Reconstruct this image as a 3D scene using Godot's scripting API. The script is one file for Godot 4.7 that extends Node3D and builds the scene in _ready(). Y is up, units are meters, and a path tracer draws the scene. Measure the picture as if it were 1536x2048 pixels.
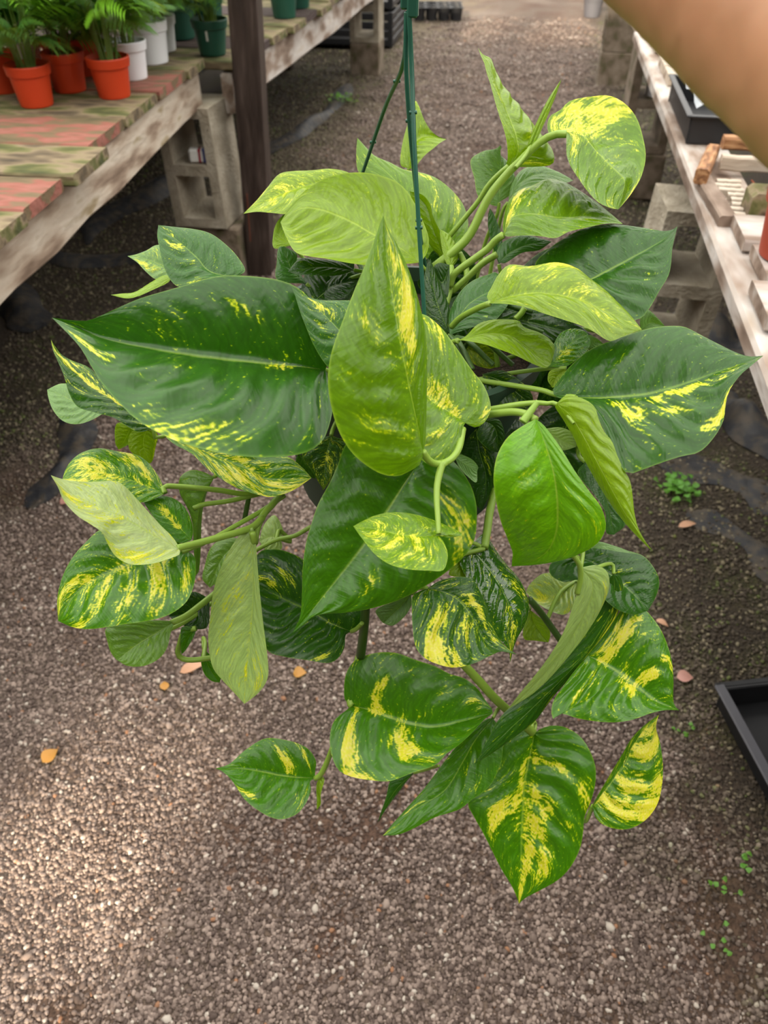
extends Node3D
# A hanging pothos held up in a nursery aisle, benches with potted palms on both sides.

const EYE := Vector3(0, 1.3, 0)
const PLANT := Vector3(-0.08392, 0.82011, -0.5941)   # foot of the hanging pot

var mats := {}
var taken := {}
var noise_a: PackedByteArray
var noise_b: PackedByteArray
var noise_c: PackedByteArray
var noise_c2: PackedByteArray

func _ready() -> void:
	# ---- camera
	var cam := Camera3D.new()
	cam.name = "camera"
	add_child(cam)
	cam.position = EYE
	cam.rotation_order = EULER_ORDER_YXZ
	cam.rotation_degrees = Vector3(-41.6, 9.6, 0)
	var lens := CameraAttributesPhysical.new()
	lens.frustum_focal_length = 18.022
	lens.frustum_focus_distance = 0.6
	lens.frustum_near = 0.02
	lens.frustum_far = 200.0
	lens.exposure_aperture = 6.6
	cam.attributes = lens
	cam.fov = 67.33
	cam.current = true
	# ---- sky and exposure
	var env := Environment.new()
	env.background_mode = Environment.BG_SKY
	var sm := ProceduralSkyMaterial.new()
	sm.sky_top_color = Color(1.0, 0.985, 0.955)
	sm.sky_horizon_color = Color(0.74, 0.72, 0.695)
	sm.sky_curve = 0.3
	sm.ground_bottom_color = Color(0.33, 0.30, 0.27)
	sm.ground_horizon_color = Color(0.5, 0.48, 0.45)
	sm.sky_energy_multiplier = 1.25
	var sky := Sky.new()
	sky.sky_material = sm
	env.sky = sky
	env.tonemap_mode = Environment.TONE_MAPPER_LINEAR
	env.tonemap_exposure = 2.25
	env.sdfgi_enabled = true
	env.ssao_enabled = true
	env.ssil_enabled = true
	var we := WorldEnvironment.new()
	we.name = "environment"
	we.environment = env
	add_child(we)
	var sun := DirectionalLight3D.new()
	sun.name = "sun"
	add_child(sun)
	sun.light_color = Color(1.0, 0.93, 0.82)
	sun.light_energy = SUN
	sun.light_angular_distance = 3.0
	sun.shadow_enabled = true
	sun.sky_mode = DirectionalLight3D.SKY_MODE_LIGHT_ONLY
	sun.look_at_from_position(Vector3.ZERO, -SUN_FROM, Vector3.UP)
	# ---- the place
	make_materials()
	ground()
	house()
	left_benches()
	right_bench()
	blocks_and_post()
	palms()
	pothos()
	arm()
	aisle_things()
	ground_things()
	gravel()

const SUN := 2.6
const SUN_FROM := Vector3(-0.15, 0.346, 1.0)

# ================= helpers
func numbered(n: String) -> String:
	if not taken.has(n):
		taken[n] = 0
		return n
	taken[n] += 1
	return "%s_%03d" % [n, taken[n]]

func thing(called: String, label: String, category: String, at := Vector3.ZERO, turn := 0.0, group := "", kind := "") -> Node3D:
	var o := Node3D.new()
	o.name = numbered(called)
	add_child(o)
	o.position = at
	o.rotation.y = turn
	tag(o, label, category, group, kind)
	return o

func tag(o: Node, label := "", category := "", group := "", kind := "") -> void:
	if label: o.set_meta("label", label)
	if category: o.set_meta("category", category)
	if group: o.set_meta("group", group)
	if kind: o.set_meta("kind", kind)

func put(called: String, m: Mesh, mat: Material, parent: Node = null, at := Vector3.ZERO, turn := Vector3.ZERO) -> MeshInstance3D:
	var o := MeshInstance3D.new()
	o.mesh = m
	o.material_override = mat
	if parent == null:
		o.name = numbered(called)
		add_child(o)
	else:
		o.name = called
		parent.add_child(o, true)
	o.position = at
	o.rotation = turn
	return o

# mesh builder: arrays with accumulated smooth normals
class MB:
	var v := PackedVector3Array()
	var n := PackedVector3Array()
	var uv := PackedVector2Array()
	var ix := PackedInt32Array()
	func vert(p: Vector3, t := Vector2.ZERO) -> int:
		v.append(p)
		n.append(Vector3.ZERO)
		uv.append(t)
		return v.size() - 1
	func tri(a: int, b: int, c: int) -> void:
		var f := (v[c] - v[a]).cross(v[b] - v[a])
		n[a] += f
		n[b] += f
		n[c] += f
		ix.append(a)
		ix.append(b)
		ix.append(c)
	func quad(a: int, b: int, c: int, d: int) -> void:
		tri(a, b, c)
		tri(a, c, d)
	func flat(a: Vector3, b: Vector3, c: Vector3, d: Vector3) -> void:
		quad(vert(a, Vector2(0, 0)), vert(b, Vector2(1, 0)), vert(c, Vector2(1, 1)), vert(d, Vector2(0, 1)))
	func done(up := Vector3.UP) -> ArrayMesh:
		for i in n.size():
			n[i] = n[i].normalized() if n[i].length_squared() > 1e-24 else up
		var a := []
		a.resize(Mesh.ARRAY_MAX)
		a[Mesh.ARRAY_VERTEX] = v
		a[Mesh.ARRAY_NORMAL] = n
		a[Mesh.ARRAY_TEX_UV] = uv
		a[Mesh.ARRAY_INDEX] = ix
		var m := ArrayMesh.new()
		m.add_surface_from_arrays(Mesh.PRIMITIVE_TRIANGLES, a)
		return m

var box_cache := {}
# a box with chamfered edges, centred; 'wob' makes its faces a little uneven
func bbox(b: MB, s: Vector3, at := Vector3.ZERO, bevel := 0.004, turn := Basis.IDENTITY) -> void:
	var h := s / 2.0
	var e := minf(bevel, minf(h.x, minf(h.y, h.z)) * 0.6)
	var k := func(x: float, y: float, z: float) -> Vector3: return at + turn * Vector3(x, y, z)
	for ax in 3:
		for sg in [-1.0, 1.0]:
			var u: int = (ax + 1) % 3
			var w: int = (ax + 2) % 3
			var q := []
			for c in [[-1, -1], [1, -1], [1, 1], [-1, 1]]:
				var p := Vector3.ZERO
				p[ax] = sg * h[ax]
				p[u] = c[0] * (h[u] - e)
				p[w] = c[1] * (h[w] - e)
				q.append(k.call(p.x, p.y, p.z))
			if sg > 0:
				b.flat(q[0], q[3], q[2], q[1])
			else:
				b.flat(q[0], q[1], q[2], q[3])
	# edges
	for ax in 3:
		var u: int = (ax + 1) % 3
		var w: int = (ax + 2) % 3
		for su in [-1.0, 1.0]:
			for sw in [-1.0, 1.0]:
				var q := []
				for c in [[-1.0, 0], [1.0, 0], [1.0, 1], [-1.0, 1]]:
					var p := Vector3.ZERO
					p[ax] = c[0] * (h[ax] - e)
					p[u] = su * (h[u] - (e if c[1] == 0 else 0.0))
					p[w] = sw * (h[w] - (0.0 if c[1] == 0 else e))
					q.append(k.call(p.x, p.y, p.z))
				if su * sw > 0:
					b.flat(q[0], q[1], q[2], q[3])
				else:
					b.flat(q[0], q[3], q[2], q[1])
	for sx in [-1.0, 1.0]:
		for sy in [-1.0, 1.0]:
			for sz in [-1.0, 1.0]:
				var p0: Vector3 = k.call(sx * h.x, sy * (h.y - e), sz * (h.z - e))
				var p1: Vector3 = k.call(sx * (h.x - e), sy * h.y, sz * (h.z - e))
				var p2: Vector3 = k.call(sx * (h.x - e), sy * (h.y - e), sz * h.z)
				if sx * sy * sz > 0:
					b.tri(b.vert(p0), b.vert(p2), b.vert(p1))
				else:
					b.tri(b.vert(p0), b.vert(p1), b.vert(p2))

func box(s: Vector3, bevel := 0.004) -> ArrayMesh:
	var key := [s, bevel]
	if not box_cache.has(key):
		var b := MB.new()
		bbox(b, s, Vector3.ZERO, bevel)
		box_cache[key] = b.done()
	return box_cache[key]

# an old board along x: uneven edges, rounded arrises, a slight twist
func board(length: float, thick: float, width: float, sd: int, ragged := 0.012) -> ArrayMesh:
	var r := RandomNumberGenerator.new()
	r.seed = sd
	var b := MB.new()
	var nx := 10
	var ring := 8
	var e := minf(thick, width) * 0.16
	for i in nx + 1:
		var x := length * (float(i) / nx - 0.5)
		var dz := r.randf_range(-1, 1) * width * 0.012
		var dw := r.randf_range(-1, 1) * width * 0.012
		var dy := r.randf_range(-1, 1) * thick * 0.05
		if i == 0: x -= r.randf_range(-1, 1) * ragged
		if i == nx: x += r.randf_range(-1, 1) * ragged
		var hy := thick / 2
		var hz := width / 2 + dw
		for c in [[hy, -hz + e], [hy, hz - e], [hy - e, hz], [-hy + e, hz], [-hy, hz - e], [-hy, -hz + e], [-hy + e, -hz], [hy - e, -hz]]:
			b.vert(Vector3(x, c[0] + dy, c[1] + dz))
	for i in nx:
		for k in ring:
			var k2 := (k + 1) % ring
			var a := i * ring + k
			var a2 := i * ring + k2
			b.flat(b.v[a], b.v[a2], b.v[a2 + ring], b.v[a + ring])
	for i in [0, nx]:
		var c := Vector3.ZERO
		for k in ring: c += b.v[i * ring + k] / ring
		for k in ring:
			var p := b.v[i * ring + k]
			var q := b.v[i * ring + (k + 1) % ring]
			if i == 0: b.tri(b.vert(c), b.vert(q), b.vert(p))
			else: b.tri(b.vert(c), b.vert(p), b.vert(q))
	return b.done()

# points resampled evenly along a Catmull-Rom curve
func smooth_line(p: PackedVector3Array, rows: int) -> PackedVector3Array:
	var dense := PackedVector3Array()
	var n := p.size()
	for i in n - 1:
		var a := p[i - 1] if i > 0 else p[0] * 2.0 - p[1]
		var d := p[i + 2] if i + 2 < n else p[n - 1] * 2.0 - p[n - 2]
		for k in 10:
			dense.append(p[i].cubic_interpolate(p[i + 1], a, d, k / 10.0))
	dense.append(p[n - 1])
	var cum := PackedFloat32Array([0.0])
	for i in range(1, dense.size()):
		cum.append(cum[i - 1] + dense[i].distance_to(dense[i - 1]))
	var total := cum[cum.size() - 1]
	var out := PackedVector3Array()
	var j := 0
	for i in rows:
		var want := total * i / (rows - 1.0)
		while j < dense.size() - 2 and cum[j + 1] < want:
			j += 1
		var span := maxf(cum[j + 1] - cum[j], 1e-9)
		out.append(dense[j].lerp(dense[j + 1], clampf((want - cum[j]) / span, 0, 1)))
	return out

func tube(b: MB, pts: PackedVector3Array, r0: float, r1: float, sides := 8, closed := true) -> void:
	var n := pts.size()
	var side := Vector3.ZERO
	var first := b.v.size()
	for i in n:
		var d := (pts[mini(i + 1, n - 1)] - pts[maxi(i - 1, 0)]).normalized()
		if side == Vector3.ZERO:
			side = d.cross(Vector3.UP if absf(d.y) < 0.9 else Vector3.RIGHT).normalized()
		side = (side - d * side.dot(d)).normalized()
		var up := d.cross(side)
		var r := lerpf(r0, r1, i / (n - 1.0))
		for k in sides:
			var a := TAU * k / sides
			b.vert(pts[i] + (side * cos(a) + up * sin(a)) * r, Vector2(float(k) / sides, i / (n - 1.0)))
	for i in n - 1:
		for k in sides:
			var k2 := (k + 1) % sides
			b.quad(first + i * sides + k, first + i * sides + k2, first + (i + 1) * sides + k2, first + (i + 1) * sides + k)
	if closed:
		var c0 := b.vert(pts[0])
		var c1 := b.vert(pts[n - 1])
		for k in sides:
			var k2 := (k + 1) % sides
			b.tri(c0, first + k2, first + k)
			b.tri(c1, first + (n - 1) * sides + k, first + (n - 1) * sides + k2)

func vec(a: Array) -> PackedVector3Array:
	var out := PackedVector3Array()
	for i in range(0, a.size(), 3):
		out.append(Vector3(a[i], a[i + 1], a[i + 2]) / 10000.0)
	return out

# lathe round y: profile of [radius, height] from outside bottom over the rim to the inside bottom
func lathe(profile: Array, seg := 28) -> ArrayMesh:
	var b := MB.new()
	for i in profile.size() - 1:
		var p: Array = profile[i]
		var q: Array = profile[i + 1]
		var f := b.v.size()
		for k in seg + 1:
			var a := TAU * k / seg
			b.vert(Vector3(cos(a) * p[0], p[1], sin(a) * p[0]))
			b.vert(Vector3(cos(a) * q[0], q[1], sin(a) * q[0]))
		for k in seg:
			var o := f + k * 2
			b.quad(o, o + 1, o + 3, o + 2)
		# join the first and last column
		for j in 2:
			var s := b.n[f + j] + b.n[f + seg * 2 + j]
			b.n[f + j] = s
			b.n[f + seg * 2 + j] = s
	return b.done()

# ================= materials
func noise_tex(freq: float, ramp: Array, sd: int, kind := FastNoiseLite.TYPE_SIMPLEX_SMOOTH, oct := 4, size := 512) -> NoiseTexture2D:
	var n := FastNoiseLite.new()
	n.seed = sd
	n.noise_type = kind
	n.frequency = freq
	n.fractal_octaves = oct
	var t := NoiseTexture2D.new()
	t.width = size
	t.height = size
	t.seamless = true
	t.noise = n
	var g := Gradient.new()
	g.offsets = PackedFloat32Array(ramp.map(func(x): return x[0]))
	g.colors = PackedColorArray(ramp.map(func(x): return x[1]))
	t.color_ramp = g
	return t

func grey_tex(freq: float, sd: int, kind := FastNoiseLite.TYPE_SIMPLEX_SMOOTH, oct := 4, size := 512) -> NoiseTexture2D:
	return noise_tex(freq, [[0.0, Color.BLACK], [1.0, Color.WHITE]], sd, kind, oct, size)

func plain(key: String, c: Color, rough := 0.6, spec := 0.5) -> StandardMaterial3D:
	var m := StandardMaterial3D.new()
	m.resource_name = key
	m.albedo_color = c
	m.roughness = rough
	m.metallic_specular = spec
	mats[key] = m
	return m

func tri_mat(key: String, tex: Texture2D, scale: Vector3, rough := 0.85, bump: Texture2D = null, depth := 0.2, world := false) -> StandardMaterial3D:
	var m := plain(key, Color.WHITE, rough)
	m.albedo_texture = tex
	m.uv1_triplanar = true
	m.uv1_world_triplanar = world
	m.uv1_scale = scale
	if bump:
		m.heightmap_enabled = true
		m.heightmap_texture = bump
		m.heightmap_scale = depth
	return m

func make_materials() -> void:
	var bump := grey_tex(0.02, 5)
	var mossy := noise_tex(0.008, [[0.0, Color8(62, 54, 42)], [0.3, Color8(104, 90, 70)], [0.5, Color8(140, 124, 98)], [0.6, Color8(116, 112, 72)], [0.75, Color8(88, 90, 48)], [1.0, Color8(60, 66, 34)]], 11)
	tri_mat("moss_plank", mossy, Vector3(1.1, 3, 3), 0.9, bump, 0.3)
	var red := noise_tex(0.008, [[0.0, Color8(84, 78, 54)], [0.36, Color8(112, 96, 70)], [0.48, Color8(122, 98, 74)], [0.56, Color8(144, 88, 74)], [0.75, Color8(156, 100, 88)], [1.0, Color8(116, 80, 60)]], 21)
	tri_mat("red_plank", red, Vector3(1.1, 3, 3), 0.85, bump, 0.3)
	var pale := noise_tex(0.008, [[0.0, Color8(112, 92, 76)], [0.3, Color8(158, 138, 120)], [0.5, Color8(188, 172, 154)], [0.75, Color8(202, 190, 174)], [1.0, Color8(150, 132, 100)]], 31)
	tri_mat("pale_board", pale, Vector3(0.8, 3, 3), 0.85, bump, 0.25)
	var ash := noise_tex(0.008, [[0.0, Color8(100, 80, 66)], [0.3, Color8(150, 132, 118)], [0.5, Color8(186, 176, 168)], [0.7, Color8(202, 196, 190)], [1.0, Color8(178, 160, 142)]], 37)
	tri_mat("ash_board", ash, Vector3(0.7, 2.0, 2.0), 0.85, bump, 0.3)
	var brown := noise_tex(0.012, [[0.0, Color8(96, 62, 38)], [0.5, Color8(158, 112, 74)], [1.0, Color8(196, 156, 112)]], 41)
	tri_mat("brown_stick", brown, Vector3(2, 9, 9), 0.8, bump, 0.15)
	var darkw := noise_tex(0.01, [[0.0, Color8(40, 31, 27)], [0.5, Color8(58, 47, 42)], [1.0, Color8(84, 72, 66)]], 43)
	tri_mat("dark_wood", darkw, Vector3(5, 0.8, 5), 0.42, bump, 0.2)
	var shade := noise_tex(0.012, [[0.0, Color8(52, 40, 38)], [0.5, Color8(72, 58, 56)], [1.0, Color8(96, 80, 76)]], 45)
	tri_mat("dark_slat", shade, Vector3(1.2, 9, 9), 0.85, bump, 0.2)
	var conc := noise_tex(0.012, [[0.0, Color8(142, 133, 114)], [0.45, Color8(164, 154, 136)], [0.7, Color8(176, 167, 149)], [1.0, Color8(188, 180, 163)]], 51)
	tri_mat("concrete", conc, Vector3(1.6, 1.6, 1.6), 0.95, grey_tex(0.09, 52), 0.25)
	var conc2 := noise_tex(0.012, [[0.0, Color8(86, 84, 56)], [0.4, Color8(118, 104, 88)], [0.6, Color8(132, 118, 102)], [1.0, Color8(148, 136, 120)]], 53)
	tri_mat("old_concrete", conc2, Vector3(1.6, 1.6, 1.6), 0.95, grey_tex(0.09, 52), 0.25)
	plain("orange_pot", Color8(206, 64, 24), 0.5)
	plain("clay_pot", Color8(176, 78, 56), 0.6)
	plain("white_pot", Color8(244, 245, 250), 0.45)
	plain("green_pot", Color8(34, 84, 68), 0.45)
	plain("basket", Color8(30, 58, 40), 0.5)
	plain("wire", Color8(46, 98, 80), 0.3)
	plain("black_plastic", Color8(34, 35, 38), 0.45)
	plain("grey_plastic", Color8(86, 86, 92), 0.4)
	tri_mat("cloth", noise_tex(0.012, [[0.0, Color8(24, 25, 29)], [0.45, Color8(38, 39, 44)], [0.6, Color8(64, 58, 50)], [1.0, Color8(92, 80, 66)]], 57), Vector3(2.5, 2.5, 2.5), 0.6, bump, 0.3)
	tri_mat("soil", noise_tex(0.08, [[0.0, Color8(34, 24, 18)], [0.6, Color8(66, 50, 40)], [1.0, Color8(120, 98, 80)]], 58), Vector3(8, 8, 8), 0.95, bump, 0.4)
	tri_mat("mulch", noise_tex(0.06, [[0.0, Color8(84, 60, 44)], [0.6, Color8(150, 120, 96)], [1.0, Color8(186, 160, 130)]], 59), Vector3(8, 8, 8), 0.95, bump, 0.6)
	for k in [["palm_green", Color8(62, 118, 40)], ["palm_deep", Color8(48, 98, 44)], ["palm_light", Color8(116, 176, 40)], ["palm_stalk", Color8(118, 140, 74)], ["weed", Color8(92, 150, 52)], ["dry_leaf", Color8(196, 150, 118)], ["amber_leaf", Color8(190, 134, 62)], ["pink_leaf", Color8(206, 150, 140)]]:
		var m := plain(k[0], k[1], 0.5)
		m.backlight_enabled = true
		m.backlight = Color(0.6, 0.7, 0.25) if k[0] != "dry_leaf" else Color(0.3, 0.25, 0.2)
	plain("stem", Color8(136, 168, 62), 0.4)
	plain("limeP", Color8(140, 176, 70), 0.45)
	plain("dark", Color8(62, 92, 34), 0.45)
	plain("label_white", Color8(225, 225, 220), 0.6)
	plain("rust", Color8(124, 60, 32), 0.9)
	plain("cup_white", Color8(220, 220, 225), 0.4)
	plain("red_print", Color8(150, 30, 44), 0.5)
	plain("blue_print", Color8(40, 60, 140), 0.5)
	var film := plain("clear_film", Color(0.86, 0.9, 0.94, 0.35), 0.12)
	film.transparency = BaseMaterial3D.TRANSPARENCY_ALPHA
	var skin := tri_mat("skin", noise_tex(0.01, [[0.0, Color8(172, 122, 86)], [0.5, Color8(188, 136, 98)], [1.0, Color8(198, 142, 106)]], 61), Vector3(6, 6, 6), 0.5)
	skin.subsurf_scatter_enabled = true
	skin.subsurf_scatter_strength = 0.12
# ================= the pothos
const TONES := {
	"dark": [46, 96, 12], "mid": [68, 126, 4], "bright": [106, 168, 8], "lime2": [100, 142, 0], "lime": [124, 158, 0], "limeP": [134, 170, 22],
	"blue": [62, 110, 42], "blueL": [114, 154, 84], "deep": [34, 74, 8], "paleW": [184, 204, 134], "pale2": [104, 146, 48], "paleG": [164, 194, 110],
}

# side veins leave the midrib and sweep towards the tip
func sweep(s: float) -> float:
	return 0.20 * s + 0.12 * s * s

func leaf_texture(tone: Array, vary: float, sd: int, blots: Array, w: int, h: int) -> ImageTexture:
	var r := RandomNumberGenerator.new()
	r.seed = sd
	var ox := r.randi_range(0, 511)
	var oy := r.randi_range(0, 511)
	var field := PackedFloat32Array()
	field.resize(w * h)
	field.fill(vary * 0.55)
	# patches of cream in the blade, given by where across, where along, how wide, how long, how strong
	for k in range(0, blots.size(), 5):
		var bs: float = blots[k]
		var bt: float = blots[k + 1]
		var rs: float = blots[k + 2]
		var rt: float = blots[k + 3]
		var st: float = blots[k + 4]
		for y in range(maxi(0, int((bt - 1.6 * rt - 0.3) * h)), mini(h, int((bt + 1.6 * rt + 0.3) * h))):
			for x in range(maxi(0, int((bs - 1.6 * rs + 1.0) * 0.5 * w)), mini(w, int((bs + 1.6 * rs + 1.0) * 0.5 * w))):
				var s := 2.0 * x / w - 1.0
				var t := float(y) / h - sweep(absf(s)) + sweep(absf(bs))
				var q := (s - bs) * (s - bs) / (rs * rs) + (t - bt) * (t - bt) / (rt * rt)
				if q < 2.4:
					field[y * w + x] += st * (1.0 - q / 2.4) * 0.62
	var data := PackedByteArray()
	data.resize(w * h * 3)
	var tr := float(tone[0])
	var tg := float(tone[1])
	var tb := float(tone[2])
	var i := 0
	for y in h:
		for x in w:
			var s := 2.0 * x / w - 1.0
			var as_ := absf(s)
			var warp := noise_c2[((y * 512 / h + oy) & 511) * 512 + ((x * 512 / w + ox) & 511)] / 255.0 - 0.5
			var ty := y * 512 / h - int(sweep(as_) * 512.0 + warp * 14.0)
			var na := noise_a[((ty + oy) & 511) * 512 + ((x * 330 / w + ox) & 511)] / 255.0
			var nb := noise_b[((ty * 2 + oy) & 511) * 512 + ((x * 512 / w + ox) & 511)] / 255.0
			var nc := noise_c[((y * 512 / h + ox) & 511) * 512 + ((x * 512 / w + oy) & 511)] / 255.0
			var f := field[y * w + x]
			var val := f * (0.75 + 1.0 * (warp + 0.25)) + (na - 0.5) * 0.55 + (nb - 0.5) * 0.75 + (nc - 0.5) * 0.30
			var yel := clampf((val - 0.40) / 0.26, 0.0, 1.0)
			if nc > 0.86 and nb > 0.5:
				yel = maxf(yel, minf(0.8, (nc - 0.86) * 9.0) * minf(1.0, 0.25 + f * 3.0))
			var half := clampf((val - 0.10) / 0.4, 0.0, 1.0) * 0.5 * minf(1.0, f * 4.0)
			var k := 0.90 + 0.2 * nb
			var cr := tr * k
			var cg := tg * k
			var cb := tb * k
			cr += (minf(tr + 70.0, 215.0) - cr) * half
			cg += (minf(tg + 52.0, 215.0) - cg) * half
			cb += (tb - cb) * half
			var rib := clampf(1.6 - as_ / 0.018, 0.0, 1.0) * (1.0 - 0.6 * y / h)
			var edge := clampf((as_ - 0.975) / 0.025, 0.0, 1.0)
			var li := maxf(rib * 0.75, edge * 0.5)
			cr += (180.0 - cr) * li
			cg += (206.0 - cg) * li
			cb += (92.0 - cb) * li
			var cream := clampf(yel * 2.0 - 1.0, 0.0, 1.0)
			yel = minf(yel * 2.0, 1.0)
			cr += ((182.0 + 48.0 * cream + 10.0 * nc) - cr) * yel
			cg += ((200.0 + 24.0 * cream + 10.0 * nb) - cg) * yel
			cb += ((10.0 + (30.0 + 100.0 * nc * nc) * cream) - cb) * yel
			data[i] = int(clampf(cr, 0, 255))
			data[i + 1] = int(clampf(cg, 0, 255))
			data[i + 2] = int(clampf(cb, 0, 255))
			i += 3
	return ImageTexture.create_from_image(Image.create_from_data(w, h, false, Image.FORMAT_RGB8, data))

func vein_texture() -> ImageTexture:
	# fine relief of the blade: side veins pressed in, small quilting between them
	var w := 256
	var h := 512
	var data := PackedByteArray()
	data.resize(w * h)
	for y in h:
		for x in w:
			var s := absf(2.0 * x / w - 1.0)
			var t := float(y) / h - sweep(s)
			var vein := absf(fposmod(t * 11.0 + (noise_c2[y * 512 + x] / 255.0 - 0.5) * 0.7, 1.0) - 0.5) * 2.0
			var val := 0.55 + 0.22 * (1.0 - pow(vein, 3.0)) + (noise_b[((y * 2) & 511) * 512 + (x & 511)] / 255.0 - 0.5) * 0.3
			val -= 0.35 * clampf(1.0 - s / 0.03, 0.0, 1.0)
			data[y * w + x] = int(clampf(val, 0, 1) * 255)
	return ImageTexture.create_from_image(Image.create_from_data(w, h, false, Image.FORMAT_L8, data))

func noise_bytes(freq: float, sd: int, wide: int, oct: int) -> PackedByteArray:
	var n := FastNoiseLite.new()
	n.seed = sd
	n.noise_type = FastNoiseLite.TYPE_SIMPLEX_SMOOTH
	n.frequency = freq
	n.fractal_octaves = oct
	var im := n.get_seamless_image(wide, 512)
	im.convert(Image.FORMAT_L8)
	im.resize(512, 512, Image.INTERPOLATE_BILINEAR)
	return im.get_data()

func leaf_mesh(mid0: PackedVector3Array, a0: PackedVector3Array, b0: PackedVector3Array, puff: float, sd: int) -> ArrayMesh:
	var rows := 44
	var m := 11
	var mid := smooth_line(mid0, rows)
	var ea := smooth_line(a0, rows)
	var eb := smooth_line(b0, rows)
	var face := Vector3.ZERO
	for i in range(1, rows - 1):
		face += (ea[i] - mid[i]).cross(mid[i + 1] - mid[i - 1]).normalized() * (ea[i] - mid[i]).length()
		face += (mid[i + 1] - mid[i - 1]).cross(eb[i] - mid[i]).normalized() * (eb[i] - mid[i]).length()
	face = face.normalized()
	if face.dot(EYE - PLANT - mid[rows / 2]) < 0: face = -face
	var b := MB.new()
	var ph := sd * 1.7
	for i in rows:
		var t := i / (rows - 1.0)
		for k in range(-m, m + 1):
			var s := float(k) / m
			var as_ := absf(s)
			var e := ea[i] if s < 0 else eb[i]
			var hw := e.distance_to(mid[i])
			# ribs leave the midrib and sweep towards the tip
			var p := mid[i].lerp(e, as_)
			var arch := 4.0 * as_ * (1.0 - as_)
			var lift := puff * hw * arch
			var bend := ph + (1.3 if s < 0 else 0.0) + 1.1 * sin(t * 7.0 + ph) + 0.8 * sin(t * 15.0 + as_ * 5.0 + ph * 3.0)
			lift += 0.036 * hw * arch * sin(TAU * 7.5 * (t - sweep(as_)) + bend)
			lift += 0.006 * hw * arch * sin(TAU * 19.0 * (t - sweep(as_)) + ph * 2.0) * sin(as_ * 9.0 + ph)
			lift += 0.035 * hw * s * s * sin(t * 9.0 + ph + s * 2.0) * sin(PI * t)
			lift -= 0.010 * hw * clampf(1.0 - as_ * 8.0, 0, 1)
			b.vert(p + face * lift, Vector2(0.5 + 0.5 * s, t))
	var n := 2 * m + 1
	for i in rows - 1:
		for k in n - 1:
			var q := i * n + k
			b.quad(q, q + 1, q + n + 1, q + n)
	return b.done(face)

func leaf_material(tone: String, tex: Texture2D, gloss: int) -> StandardMaterial3D:
	var m := StandardMaterial3D.new()
	m.resource_name = "leaf_" + tone
	m.albedo_texture = tex
	m.roughness = [0.30, 0.23, 0.12][gloss]
	m.metallic_specular = [0.53, 0.6, 0.75][gloss]
	m.heightmap_enabled = true
	m.heightmap_texture = mats["veins"]
	m.heightmap_scale = [0.05, 0.05, 0.04][gloss]
	m.backlight_enabled = true
	m.backlight = Color(0.70, 0.78, 0.30)
	m.texture_repeat = false
	return m

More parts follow.
